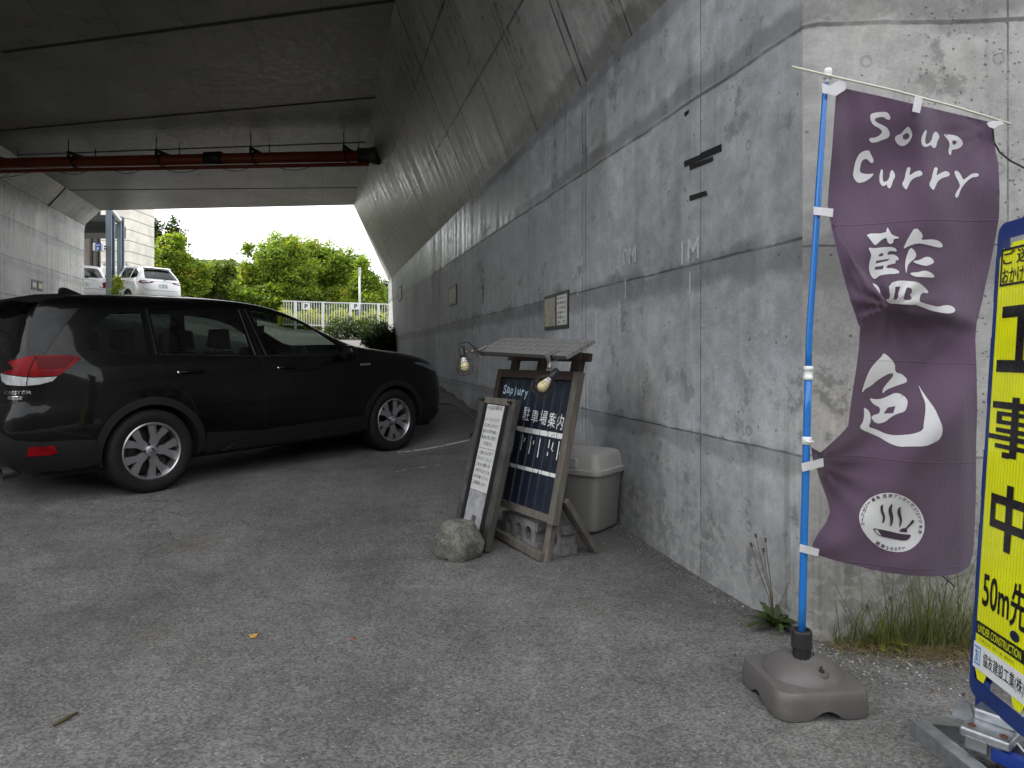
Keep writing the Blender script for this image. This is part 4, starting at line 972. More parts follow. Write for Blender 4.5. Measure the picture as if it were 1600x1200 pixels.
    # dark cladding
    for s in (1, -1):
        for cx in (0, 2.67):
            o_ = ring_pts(cx, .351, .455, .30); i_ = ring_pts(cx, .351, .392, .30)
            mb = MB(); patch(B, mb, [B.loop(o_+i_[::-1])], .014, s, .03, step=.05, grid=False); obj('wheel_arch_trim', mb, M_clad if style == 'black' else paint_m, root)
            mb = MB(); n = 20; ys = (B.row(.6)[2]-.02, .50)
            for i in range(n+1):
                a = -.2+(PI+.4)*i/n
                for yy in ys: mb.v.append((cx+.40*math.cos(a), yy*s, .351+.40*math.sin(a)))
            for i in range(n): mb.f.append((2*i, 2*i+1, 2*i+3, 2*i+2)); mb.m.append(0)
            c0 = len(mb.v); mb.v.append((cx, .5*s, .351))
            for i in range(n): mb.f.append((2*i+1, 2*i+3, c0)); mb.m.append(0)
            obj('wheel_well', mb, M_inner, root)
        if style == 'black':
            mb = MB(); patch(B, mb, [B.loop(X((.455,.28),(2.22,.28),(2.22,.445),(1.9,.44),(1.0,.42),(.46,.455)))], .016, s, .035, step=.08); patch(B, mb, [B.loop(X((.62,.285),(2.0,.285),(2.0,.355),(1.0,.365),(.75,.35)))], .034, s, .03, step=.08); sd_ = obj('sill_trim', mb, M_clad, root); auto_smooth(sd_, 40)
    if style == 'black':
        mb = MB()
        for s in (1, -1): patch(B, mb, [B.loop([('r',0,.34)]+[('r',.55,.30)]+[('x',-.62,.29),('x',-.452,.30),('x',-.44,.50),('x',-.62,.515),('x',-.8,.52),('r',.72,.55),('r',.62,.62),('r',0,.63)])], .02, s, .04, step=.06)
        bp = obj('bumper_trim', mb, M_clad, root); auto_smooth(bp, 40)
        mb = MB()
        for s in (1, -1): patch(B, mb, [B.loop([('x',3.13,.29),('x',3.35,.29),('f',.5,.29),('f',0,.29),('f',0,.42),('f',.55,.42),('x',3.3,.40),('x',3.13,.42)])], .02, s, .04, step=.06)
        bp = obj('bumper_trim', mb, M_clad, root); auto_smooth(bp, 40)
        for s in (1, -1):
            lamp = MB(); patch(B, lamp, [B.loop([('r',.50,1.045),('r',.62,1.03),('r',.74,1.015),('x',-.80,1.01),('x',-.66,1.015),('x',-.50,1.145),('x',-.56,1.168),('x',-.80,1.172),('r',.66,1.15),('r',.56,1.125),('r',.64,1.075)])], .014, s, .02, step=.03)
            tl = obj('tail_light', lamp, M_red, root); auto_smooth(tl, 40)
            c_ = MB(); patch(B, c_, [B.loop([('r',.47,1.04),('r',.62,1.024),('r',.74,1.008),('x',-.80,1.004),('x',-.67,1.008),('x',-.70,.975),('x',-.78,.952),('r',.72,.945),('r',.58,.955),('r',.50,.985)])], .013, s, .02, step=.03); obj('clear_lens', c_, M_clear, tl)
            c_ = MB(); patch(B, c_, [B.loop([('x',-.78,1.07),('x',-.62,1.07),('x',-.54,1.145),('x',-.57,1.155),('x',-.78,1.155)])], .017, s, .004, step=.03); obj('inner_lens', c_, M_dred, tl)
            c_ = MB(); ribbon(B, c_, [('r',.735,.95),('r',.735,1.165)], .006, .018, s); obj('lens_split', c_, M_gap, tl)
            rf = MB(); patch(B, rf, [B.loop([('r',.76,.425),('x',-.74,.42),('x',-.69,.43),('x',-.71,.485),('r',.785,.49)])], .026, s, .012, step=.03); obj('reflector', rf, M_red, root)
            hl = MB(); patch(B, hl, [B.loop([('x',3.00,.985),('x',3.16,.94),('x',3.32,.885),('f',.62,.835),('f',.52,.82),('f',.50,.87),('f',.62,.915),('x',3.28,.955),('x',3.14,.99)])], .006, s, .01, step=.03); obj('headlight', hl, M_lampgrey, root)
            gn = MB(); patch(B, gn, [B.loop([('x',-.71,1.50),('x',-.60,1.53),('x',-.45,1.545),('x',-.62,1.34),('x',-.74,1.17),('x',-.82,1.15),('x',-.80,1.26)])], .006, s, .008, step=.04); obj('pillar_trim', gn, M_garn, root, smooth=False)
            ex = MB(); ex.lathe([(.045,0),(.05,.12),(.042,.12),(.04,.02),(0,.02)], (-.86, .55*s, .29), (-1,0,-.1), 18); obj('exhaust', ex, M_steel, root)
            mr = MB(); hc = Vector((1.98, 0, 1.13)); yy = B.ptn(*B.qx(1.97, 1.12), 0).y
            for (px_, ry, rz, ox, oy) in ((0,0,0,0,0),):
                mr.lathe([(0,-.06),(.05,-.055),(.085,-.03),(.098,.01),(.095,.05),(.08,.06),(0,.055)], (hc.x, s*(yy+.145), hc.z), (-1,0,0), 20, ref=(0,1,0))
            for i, v in enumerate(mr.v): mr.v[i] = (v[0], v[1]+(v[1]-s*(yy+.145))*.25, hc.z+(v[2]-hc.z)*.82)
            mr.bar((hc.x+.02, s*(yy-.03), hc.z-.07), (hc.x+.01, s*(yy+.1), hc.z-.04), .06, .035); m_ = obj('wing_mirror', mr, paint_m, root); auto_smooth(m_, 40)
            bd = MB(); p = B.qx(2.24, 1.0); patch(B, bd, [B.loop(X((2.20,.985),(2.34,.985),(2.34,1.005),(2.20,1.005)))], .006, s, .006, step=.05); bo = obj('badge', bd, M_chrome, root)
            bt = MB(); put_text(bt, 'e-BOXER', lambda a, c: (lambda v: (v.x, v.y*s, v.z))(B.ptn(*B.qx(2.27-s*a, .995+c), .0075)), 0, 0, .11, .012, .01); obj('lettering', bt, M_inner, bo)
            for pl_ in (X((.06,1.15),(.06,1.575)), X((1.03,.40),(1.06,.9),(1.04,1.105),(.975,1.58)), X((2.19,.45),(2.21,.6),(2.17,1.0),(2.12,1.11)), X((.44,.46),(.33,.78),(.12,.95),(.06,1.15)), X((-.80,1.18),(-.68,1.38),(-.58,1.55)), X((-.47,.53),(-.8,.62)), [('r',0,.80),('r',.6,.80),('r',.72,.84),('r',.74,.95)]): sl = MB(); ribbon(B, sl, pl_, .007, .0012, s); obj('shut_line', sl, M_gap, root)
            fc = [('x', -.28+.11*math.cos(a), .90+.095*math.sin(a)) for a in np.linspace(0, 2*PI, 25)]; sl = MB(); ribbon(B, sl, fc, .005, .0012, s); obj('fuel_flap', sl, M_gap, root)
            st = MB(); ribbon(B, st, X((.985,1.13),(.935,1.565)), .010, .004, s); ribbon(B, st, X((1.10,1.12),(1.0,1.575)), .006, .004, s); ribbon(B, st, X((.075,1.16),(.075,1.55)), .006, .004, s); ribbon(B, st, X((.09,1.158),(1.02,1.12),(2.0,1.108)), .006, .005, s); obj('window_trim', st, basic('satin trim', (.10,.10,.10), .35, .6) if s == 1 else bpy.data.materials['satin trim'], root)
        tx = MB(); put_text(tx, 'FORESTER', lambda a, c: (lambda v: (v.x, -v.y, v.z))(B.ptn(*B.qy(.655+a, .895+c), .006)), 0, 0, .215, .026, .012)
        obj('lettering', tx, M_chrome, root)
        pl_ = MB(); patch(B, pl_, [B.loop([('r',.60,.845),('r',.72,.842),('r',.72,.868),('r',.60,.870)])], .005, -1, .005, step=.04); eb = obj('badge', pl_, M_chrome, root)
        tx = MB(); put_text(tx, 'e-BOXER', lambda a, c: (lambda v: (v.x, -v.y, v.z))(B.ptn(*B.qy(.66+a, .857+c), .0065)), 0, 0, .09, .013, .01); obj('lettering', tx, M_inner, eb)
        sp_ = MB(); sp_.prism([(-.50,1.672),(-.72,1.655),(-.90,1.615),(-.90,1.595),(-.72,1.58),(-.50,1.62)], (0, .54, 0), (1,0,0), (0,0,1), 0, 1.08); s_ = obj('spoiler', sp_, paint_m, root, bevel=.012); 
        fin = MB(); fin.prism([(-.38,1.675),(-.16,1.69),(-.22,1.715),(-.31,1.755),(-.35,1.76),(-.37,1.75)], (0, .022, 0), (1,0,0), (0,0,1), 0, .044); obj('aerial', fin, paint_m, root, bevel=.01, segs=3)
        wp = MB(); wp.tube([(-.90,-.02,1.17),(-.885,-.3,1.21),(-.88,-.42,1.215)], .012, 6); obj('rear_wiper', wp, M_clad, root)
    else:
        for s in (1, -1):
            if style == 'suv':
                lamp = MB(); patch(B, lamp, [B.loop([('r',.45,1.0),('r',.72,.975),('x',-.72,.985),('x',-.66,1.02),('x',-.74,1.075),('r',.74,1.075),('r',.36,1.065),('r',.36,1.04)])], .012, s, .02, step=.06); tl = obj('tail_light', lamp, M_dred, root)
                c_ = MB(); patch(B, c_, [B.loop([('r',.50,1.02),('r',.72,1.0),('r',.76,1.02),('r',.70,1.05),('r',.46,1.045)])], .018, s, .004, step=.06); obj('clear_lens', c_, M_clear, tl)
            else:
                lamp = MB(); patch(B, lamp, [B.loop([('r',.50,.80),('r',.76,.78),('x',-.78,.80),('x',-.74,1.02),('r',.80,1.03),('r',.66,1.0),('r',.60,.9)])], .012, s, .02, step=.06); tl = obj('tail_light', lamp, M_red, root)
                c_ = MB(); patch(B, c_, [B.loop([('r',.5,.81),('r',.62,.80),('r',.64,.9),('r',.56,.89)])], .018, s, .004, step=.06); obj('clear_lens', c_, M_clear, tl)
            mr = MB(); yy = B.ptn(*B.qx(1.9, 1.12), 0).y; mr.lathe([(0,-.08),(.07,-.06),(.1,0),(.08,.06),(0,.07)], (1.92, s*(yy+.14), 1.13), (-1,0,0), 12); obj('wing_mirror', mr, M_clad if style == 'suv' else paint_m, root, smooth=True)
            for pl_ in (X((1.03,.40),(1.06,.9),(1.04,1.105),(.975,1.58)), X((2.19,.45),(2.21,.6),(2.17,1.0),(2.12,1.11)), X((.44,.46),(.33,.78),(.12,.95),(.06,1.15)), [('r',0,.72),('r',.6,.72),('r',.72,.80),('r',.74,.95)], [('r',0,1.08),('r',.4,1.06)]): sl = MB(); ribbon(B, sl, pl_, .012, .003, s); obj('shut_line', sl, M_gap, root)
            bt = MB(); patch(B, bt, [B.loop([('r',0,.30),('r',.6,.30),('x',-.5,.30),('x',-.5,.42),('r',.7,.45),('r',0,.46)])], .01, s, .02, step=.08); obj('bumper_trim', bt, M_clad, root)
        xp = B.pt(*B.qy(0, .90))[0]; pw, pz = (.33, .90)
        pm = MB(); pm.box((xp-.02, 0, pz), (.012, pw, .165)); np_ = obj('number_plate', pm, M_swhite, root)
        tx = MB(); txt = '・6 15' if style == 'suv' else '・・72'; put_text(tx, txt, lambda a, c: (xp-.028, -a, pz+c), 0, -.02, .27, .07, .02); put_text(tx, '札幌 300' , lambda a, c: (xp-.028, -a, pz+c), 0, .052, .16, .035, .01); obj('lettering', tx, basic('plate green', (.02,.12,.05), .5), np_)
        rs = MB(); zz = 1.60
        rs.prism([(-.20,1.665),(-.50,1.63),(-.62,1.60),(-.6,1.585),(-.2,1.60)], (.12 if style == 'suv' else 0, .52, 0), (1,0,0), (0,0,1), 0, 1.04); obj('spoiler', rs, paint_m, root, bevel=.012)
        rw_ = MB(); rw_.tube([(xp+.02,0,1.13),(xp+.06,-.25,1.2),(xp+.06,-.4,1.2)], .014, 6); obj('rear_wiper', rw_, M_clad, root)
    # cabin
    c = MB(); c.box((.95, 0, .36), (3.0, 1.5, .10)); c.box((1.35, 0, .26), (4.2, 1.3, .10)); c.box((-.45, 0, .72), (.8, 1.36, .75)); c.box((2.35, 0, .78), (.55, 1.46, .5)); obj('cabin_floor', c, M_inner, root)
    d = MB(); d.prism([(2.0,1.07),(2.45,1.15),(2.5,.7),(2.0,.7),(1.92,.88)], (0, .70, 0), (1,0,0), (0,0,1), 0, 1.40); obj('dashboard', d, M_inner, root, bevel=.03)
    for sx_, sy_, wd in ((1.05, -.36, .5), (1.05, .36, .5), (.15, -.38, .6), (.15, .38, .6)):
        b = MB(); prof = [(.10,.50),(.58,.52),(.60,.62),(.12,.66)]; b.prism([(sx_+x_, z_) for x_, z_ in prof], (0, sy_+wd/2, 0), (1,0,0), (0,0,1), 0, wd)
        b.prism([(sx_+.10,.58),(sx_-.05,.9),(sx_-.14,1.17),(sx_-.20,1.17),(sx_-.20,.9),(sx_-.06,.55)], (0, sy_+wd*.47, 0), (1,0,0), (0,0,1), 0, wd*.94)
        b.prism([(sx_-.11,1.19),(sx_-.13,1.38),(sx_-.19,1.39),(sx_-.22,1.22)], (0, sy_+.14, 0), (1,0,0), (0,0,1), 0, .28); b.bar((sx_-.165,sy_-.06,1.15),(sx_-.165,sy_-.06,1.22),.015,.015); b.bar((sx_-.165,sy_+.06,1.15),(sx_-.165,sy_+.06,1.22),.015,.015)
        obj('seat', b, M_seat, root, bevel=.035, segs=3)
    if style == 'black':
        b = MB(); ax = Vector((-.9,0,.42)).normalized(); ce = Vector((1.74, -.36, 1.04)); u_ = Vector((0,1,0)); v_ = ax.cross(u_)
        b.tube([ce+(u_*math.cos(a)+v_*math.sin(a))*.18 for a in np.linspace(0, 2*PI, 28, endpoint=False)], .016, 8, closed=True); b.lathe([(0,.02),(.06,.015),(.07,-.02)], ce, ax, 14)
        for a in (0, PI, -PI/2): b.bar(ce, ce+(u_*math.cos(a)+v_*math.sin(a))*.18, .03, .015, ax)
        b.tube([ce-ax*.02, ce-ax*.25], .03, 8); obj('steering_wheel', b, M_inner, root, smooth=True)
        b = MB(); b.box((1.52, 0, 1.40), (.03, .24, .065)); b.tube([(1.52,0,1.42),(1.5,0,1.53)], .01, 6); obj('rear_view_mirror', b, M_inner, root, bevel=.012)
    for cx in (0, 2.67):
        for s in (1, -1):
            w = bpy.data.objects.new('wheel', None); COL.objects.link(w); w.parent = root; w.location = (cx, s*.785, .351); w.rotation_euler = (0, .35+cx, 0); wheel_parts(w, s, style == 'black')
    return root, B
M_glass2 = glass('rear door glass', (.16,.19,.175))
rA = Vector((-2.891, 5.7, G(-2.891, 5.7))); fA = Vector((-1.267, 7.7, G(-1.267, 7.7)))
fw = (fA-rA); sc_ = fw.length/2.67; fw.normalize(); lf = Vector((0,0,1)).cross(fw).normalized()
org = rA+lf*(.785+.118)*sc_; up = fw.cross(lf)
car, CB = make_car('black five-door car parked under the bridge with machined alloy wheels', org, fw, up, sc_, M_black_paint, 'black', .05)
def far_car(label, px, Y, fwd, style, sc):
    X_ = (px-800)/F*Y; f = Vector((*fwd, 0)).normalized(); z0 = G(X_, Y); a = G(X_+f.x*2.6, Y+f.y*2.6); up_ = Vector((0,0,1)); f3 = Vector((f.x, f.y, (a-z0)/2.6)).normalized(); l3 = up_.cross(f3).normalized()
    return make_car(label, (X_, Y, z0), f3, f3.cross(l3), sc, M_white_paint, style, .09)
far_car('white SUV parked beyond the underpass, tail lights towards the lane', 236, 28.2, (-.78, .62), 'suv', 1.0)
far_car('white hatchback with a big rear window half hidden behind the opposite wall', 124, 28.4, (-.66, .75), 'hatch', 1.0)
# ================================================================== things in the lane
ZZ = Vector((0,0,1))
M_wood = basic('grey weathered timber', (.135,.12,.10), .85, var=.3, scale=6, bump=.4, bscale=30, dirt=(.07,.055,.045), dirt_amt=.6, stretch=(6,6,.8)); M_wdark = basic('dark stained timber', (.035,.022,.016), .7, var=.35, scale=6, bump=.3, stretch=(5,5,1))
M_navy = basic('navy corrugated sheet', (.014,.021,.036), .4, var=.25, scale=5, dirt=(.035,.045,.062), dirt_amt=.4); M_white = basic('white paint', (.80,.80,.79), .6, var=.08, scale=30); M_board = worn_paint('worn board lettering', (.78,.78,.77), .40); M_bluewhite = basic('worn pale blue chalk', (.42,.55,.66), .7, var=.3, scale=40)
M_shingle = None
def shingle():
    t = NT('grey roof felt'); uv = t.coord('UV'); sp = t.node('SeparateXYZ'); t.link(uv, sp.inputs[0])
    def ln(x, d, w): f = t.math('FRACT', t.math('DIVIDE', x, d)); return t.rng(t.math('ABSOLUTE', t.math('SUBTRACT', f, .5)), .5-w, .5-w*.6)
    l = t.math('MAXIMUM', ln(sp.outputs[0], .085, .04), ln(sp.outputs[1], .056, .05)); n = t.noise(t.coord('Object'), 60, 6, .7)
    c = t.mix(1.0, (.165,.16,.155,1), t.rng(n, .3, .7, .75, 1.25), 'MULTIPLY'); c = t.mix(t.math('MULTIPLY', l, .75), c, (.03,.028,.025,1)); t.set(Base_Color=c, Roughness=.9); t.bump(n, .4, .003); return t.m
M_shingle = shingle()
def rect_frame(mb, o, ax, ay, w, h, fw, dp, mat=0, n=None):
    """four mitre-less bars round the rectangle w x h whose lower left corner is o"""
    n = n or ax.cross(ay)
    mb.box(o+ax*(fw/2)+ay*(h/2)+n*dp/2, (fw, h, dp), (ax, ay, n), mat); mb.box(o+ax*(w-fw/2)+ay*(h/2)+n*dp/2, (fw, h, dp), (ax, ay, n), mat)
def lean(base_ax, n, deg):
    L_ = math.radians(deg); return ZZ*math.cos(L_)-n*math.sin(L_)
# ---- the parking guide board
A = Vector((.53,-.85,0)).normalized(); N = Vector((-.85,-.53,0)).normalized(); U = lean(A, N, 12.4); ND = A.cross(U)
if ND.dot(N) < 0: ND = -ND
BR = Vector((.263, 4.26, H-1.034)); BW, BH = .98, .95
BL = BR-A*BW
bt = thing('guide_board', 'dark blue corrugated parking guide board in a timber frame with a small shingled roof', 'sign board', (.05, 4.6, G(.05, 4.6)))
AX = (A, U, ND)
fwid = .058
for nm, c, size, m in (('side_post', BL+A*fwid/2+U*BH/2, (fwid, BH, .05), M_wdark), ('side_post', BR-A*fwid/2+U*BH/2, (fwid, BH, .05), M_wood), ('top_rail', BL+A*BW/2+U*(BH-fwid/2), (BW-2*fwid-.004, fwid, .048), M_wdark), ('bottom_rail', BL+A*BW/2+U*fwid*.5, (BW-2*fwid-.004, fwid*.8, .048), M_wood)):
    b = MB(); b.box(c, size, AX); part(nm, b, m, bt, bevel=.003)
# corrugated sheet
b = MB(); n_ = 9; pw = (BW-2*fwid)/n_; prof = []
for i in range(n_):
    for f_, d in ((0,0),(.72,0),(.80,-.012),(.92,-.012)): prof.append((i*pw+f_*pw, d))
prof.append((n_*pw, 0)); sheet_o = BL+A*fwid-ND*.006
for p_, d in prof:
    for h_ in (fwid*.6, BH-fwid*.6): b.v.append(tuple(sheet_o+A*p_+ND*d+U*h_))
for i in range(len(prof)-1): b.f.append((2*i, 2*i+2, 2*i+3, 2*i+1)); b.m.append(0)
part('panel', b, M_navy, bt)
IW, IH = BW-2*fwid, BH-2*fwid
def onb(x, y, off=.0025): return tuple(sheet_o+A*(x+IW/2)+U*(fwid+IH-y)+ND*off)     # x from the middle, y down from the top of the sheet
fb_ = lambda x, y: onb(x, -y)
lt = MB()
for tx, x, y, w, h, rot in (('駐', -.02, .240, .09, .105, -.05), ('車', .085, .250, .09, .10, -.05), ('場', .187, .252, .09, .105, -.04), ('案', .288, .258, .088, .11, -.05), ('内', .380, .265, .07, .11, -.03), ('藍', -.325, .205, .10, .10, -.05), ('色', -.19, .215, .085, .09, -.05)):
    lt = MB(); put_text(lt, tx, fb_, x-.03, -y, w*.92, h*.9, .006, ang=rot); part('lettering', lt, M_board, bt)
lt = MB()
for i, (ch, s) in enumerate(zip('Sapiury', (.085,.06,.07,.075,.055,.055,.07))): put_text(lt, ch, fb_, -.385+i*.048, -(.085+.003*i+(.012 if ch in 'py' else 0)), None if ch != 'i' else .012, s*.8, .02, ang=.1*math.sin(i*2.1))
part('lettering', lt, M_bluewhite, bt)
ln_ = MB()
def bq(x0, y0, x1, y1, w): # painted bar
    d = Vector((x1-x0, y1-y0)); d.normalize(); q = Vector((-d.y, d.x))*w/2
    ln_.add([onb(x0+q.x, y0+q.y), onb(x1+q.x, y1+q.y), onb(x1-q.x, y1-q.y), onb(x0-q.x, y0-q.y)], [(0,1,2,3)])
for i in range(9): bq(-.43+i*.096, .345+i*.001, -.43+i*.096+.091, .346+i*.001, .034); pass
for i in range(8): bq(-.36+i*.105, .385, -.358+i*.105, .385+.105+.012*(i % 3), .010)
for x, y, a, l in ((.225,.40,.3,.05),(.235,.45,1.4,.03),(.29,.42,.25,.05),(.07,.41,.4,.03),(-.01,.40,.4,.03)): bq(x*1.385, y, x*1.385-math.sin(a)*l*.3, y+math.cos(a)*l, .010)
part('line_marking', ln_, M_board, bt); ln_ = MB()
for i in range(9): bq(-.43+i*.096, .60, -.43+i*.096+.091, .601, .024)
part('line_marking', ln_, M_board, bt)
# legs, ground rail, rear prop, little roof
gl_ = lambda p: Vector((p.x, p.y, G(p.x, p.y)))
def leg(top, w=.058, d=.04, m=M_wood):
    k = (top.z-G(top.x, top.y))/U.z; e = top-U*k; b = MB(); b.bar(e-ZZ*.004, top, w, d, A); part('leg', b, m, bt, bevel=.003); return e
e1_ = leg(BR-A*.075+U*.0-ND*.03+U*.0); e0_ = leg(BL+A*.06-ND*.03)
b = MB(); b.bar(e0_+ZZ*.025+ND*.03, e1_+ZZ*.025+ND*.03, .05, .035, ZZ); part('ground_rail', b, M_wood, bt, bevel=.003)
b = MB(); top = BR-A*.03+U*.16-ND*.045; ft = Vector((.52, 4.50, 0)); ft.z = G(ft.x, ft.y)+.015; b.bar(ft, top, .085, .035, A); part('prop', b, M_wood, bt, bevel=.003)
TLc = BL+U*BH; TRc = BR+U*BH
for f_ in (.07, .42, .83):
    b = MB(); c = TLc+A*(BW*f_+.04)-ND*.05; b.bar(c-U*.10, c+U*.135, .06 if f_ != .83 else .09, .045, A); part('roof_post', b, M_wdark, bt, bevel=.003)
b = MB(); c = TLc-ND*.05+U*.105; b.bar(c+A*.01, c+A*(BW-.01), .05, .03, U); part('roof_rail', b, M_wdark, bt)
FR = Vector((.315, 4.12, H-.006)); BKd = Vector((.89*.2, .45*.2, .098)); RL = 1.06
FLr = FR-A*RL+ZZ*.035; nrm = A.cross(BKd).normalized(); 
if nrm.z < 0: nrm = -nrm
b = MB(); vs = [FLr, FR, FR+BKd, FLr+BKd]; vs = vs+[p-nrm*.022 for p in vs]; b.add([tuple(p) for p in vs], [(0,1,2,3),(7,6,5,4),(0,4,5,1),(1,5,6,2),(2,6,7,3),(3,7,4,0)])
part('roof', b, M_shingle, bt, uv=[(0,0),(RL,0),(RL,.22),(0,.22)]*2)
# ---- narrow notice board leaning on it
A2 = Vector((.50,-.866,0)).normalized(); N2 = Vector((-.866,-.50,0)).normalized(); U2 = lean(A2, N2, 13.5); D2 = A2.cross(U2)
if D2.dot(N2) < 0: D2 = -D2
R0 = Vector((-.128, 4.47, 0)); R0.z = G(R0.x, R0.y)-.0; LW, LH = .49, .98; L0 = R0-A2*LW
nb_ = thing('notice_board', 'narrow framed notice board of handwritten white paper leaning on the blue guide board', 'notice board', L0)
AX2 = (A2, U2, D2); fz = max(0, G(L0.x, L0.y)-L0.z)
for nm, c, size, m in (('side_frame', A2*.03+U2*LH/2, (.06, LH, .06), M_wood), ('side_frame', A2*(LW-.035)+U2*LH/2, (.07, LH, .06), M_wood), ('top_frame', A2*(LW/2-.005)+U2*(LH-.022), (LW-.134, .044, .056), M_wood), ('bottom_frame', A2*(LW/2-.005)+U2*.03, (LW-.134, .06, .056), M_wdark)):
    b = MB(); b.box(L0+c+D2*.03, (size[0], size[1], size[2]*.72), AX2); part(nm, b, basic('peeling timber', (.055,.052,.047), .7, var=.45, scale=7, dirt=(.20,.185,.16), dirt_amt=.9) if nm == 'side_frame' else m, nb_, bevel=.003)
b = MB(); b.box(L0+A2*(LW/2-.005)+U2*LH/2+D2*.03, (LW-.134, LH-.09, .03), AX2); part('backing', b, M_black, nb_)
pc = L0+A2*(LW/2-.012)+D2*.046
def sheetp(y0, y1, m, nm, w=.235): b = MB(); b.box(pc+U2*(y0+y1)/2, (w, y1-y0, .003), AX2); return part(nm, b, m, nb_)
s1 = sheetp(LH-.05-.30, LH-.05, M_npaper, 'paper'); s2 = sheetp(LH-.05-.585, LH-.05-.303, M_npaper, 'paper'); s3 = sheetp(.075, LH-.05-.588, basic('scuffed metal plate', (.42,.42,.43), .5, .2, var=.45, scale=14, dirt=(.16,.15,.14), dirt_amt=.8), 'plate')
fn2 = lambda x, y: tuple(pc+A2*x+U2*y+D2*.0022)
for s_, rows, y0 in ((s1, ['P お店の横の坂','','オープンについて','CLOSE しますので','車内でお待ち願い','場合は先に受付','お並び。'], LH-.07), (s2, ['八時になるまで','ならんで、スタッフ','ご声かけ願いま','お呼びするまでに来','お待ち願っている','ご迷惑願います。'], LH-.38)):
    b = MB()
    for i, tx in enumerate(rows):
        if tx: put_text(b, tx, fn2, -.005*(i % 3), y0-i*.041, .20 if len(tx) > 5 else .12, .026 if i or s_ is s2 else .034, .004, ang=.03*math.sin(i*3+1))
    part('handwriting', b, M_ink, s_)
b = MB(); b.box(pc+A2*.02+U2*.16+D2*.001, (.055, .05, .004), AX2); part('painted_dent', b, basic('dent shadow tin', (.09,.085,.08), .5), nb_)  # flat dark patch standing in for the shadow inside a dent
b = MB()
for c in (A2*.05, A2*(LW-.05)): b.lathe([(.0,.0),(.012,0),(.012,.018),(.006,.03),(0,.03)], L0+c+U2*(LH-.022)+D2*.058, D2, 10)
part('bolt', b, M_steel, nb_)
# ---- clamp lamps
M_bulb = basic('frosted bulb', (.74,.63,.34), .22, var=.04, coat=.4); M_bulbw = basic('bulb collar', (.75,.74,.70), .25, var=.04); M_sock = basic('black lamp socket', (.015,.015,.015), .45); M_wire = basic('rusty wire', (.09,.07,.05), .5, .7)
def clamp_lamp(label, clamp, joint, sock, bulb):
    t = thing('clamp_lamp', label, 'lamp', clamp, 'clamp lamps on the guide board'); ax = (bulb-sock).normalized()
    b = MB(); b.lathe([(.017,-.055),(.022,-.05),(.022,.012),(.019,.02),(.0,.02)], sock, ax, 16); part('socket', b, M_sock, t, smooth=True)
    b = MB(); b.lathe([(.014,.02),(.016,.03),(.022,.05),(.026,.06)], sock, ax, 18, 1); b.lathe([(.026,.06),(.030,.075),(.031,.09),(.028,.103),(.020,.114),(.009,.12),(0,.121)], sock, ax, 18, 0); part('bulb', b, [M_bulb, M_bulbw], t, smooth=True)
    b = MB(); sx = ax.cross(ZZ).normalized(); sy = ax.cross(sx)
    for k in range(10):
        a = 2*PI*k/10; d = sx*math.cos(a)+sy*math.sin(a); b.tube([sock+ax*.005+d*.022, sock+ax*.05+d*.05, sock+ax*.10+d*.065, sock+ax*.135+d*.05, sock+ax*.15+d*.012], .0011, 4)
    for h_, r_ in ((.05,.05),(.10,.065),(.135,.05)): b.tube([sock+ax*h_+(sx*math.cos(a)+sy*math.sin(a))*r_ for a in np.linspace(0, 2*PI, 20, endpoint=False)], .0013, 4, closed=True)
    part('wire_cage', b, M_wire, t)
    b = MB(); b.tube([clamp, (clamp*2+joint)/3, joint], .006, 8); b.lathe([(0,-.012),(.012,-.012),(.012,.012),(0,.012)], joint, A, 12); b.tube([joint, sock-ax*.02], .006, 8); part('arm', b, basic('brass arm', (.30,.26,.18), .35, .8) if 'brass arm' not in bpy.data.materials else bpy.data.materials['brass arm'], t, smooth=True)
    b = MB(); k_ = BKd.normalized(); b.box(clamp+k_*.02+nrm*.012, (.035, .085, .006), (A, k_, nrm)); b.box(clamp+k_*.02-nrm*.036, (.035, .085, .006), (A, k_, nrm)); b.box(clamp-k_*.02-nrm*.012, (.03, .012, .05), (A, k_, nrm)); part('clamp', b, M_galv, t, bevel=.002)
    return t
cl1 = FLr+A*.03; s1_ = P(723, 554, cl1.y-.10); clamp_lamp('clamp lamp with a bare caged bulb hanging off the free end of the small roof', cl1, P(738, 549, cl1.y-.06), s1_, P(727, 575, cl1.y-.12))
cl2 = FR-A*.16; s2_ = P(862, 588, cl2.y-.16); clamp_lamp('clamp lamp with a caged bulb hanging in front of the blue board', cl2, P(859, 574, cl2.y-.10), s2_, P(846, 606, cl2.y-.20))
b = MB(); p_ = [s1_-Vector((0,0,-.03)), s1_+Vector((-.03,.0,.075)), s1_+Vector((.04,.0,.085)), FLr+A*.05-nrm*.03, FLr+A*.4-nrm*.04, FLr+A*.55+BKd*.5-nrm*.04]
b.tube(p_, .0045, 6); tag(obj('lamp_cable', b, M_rub, smooth=True), 'black lamp cable running from the end lamp under the small roof', 'cable')
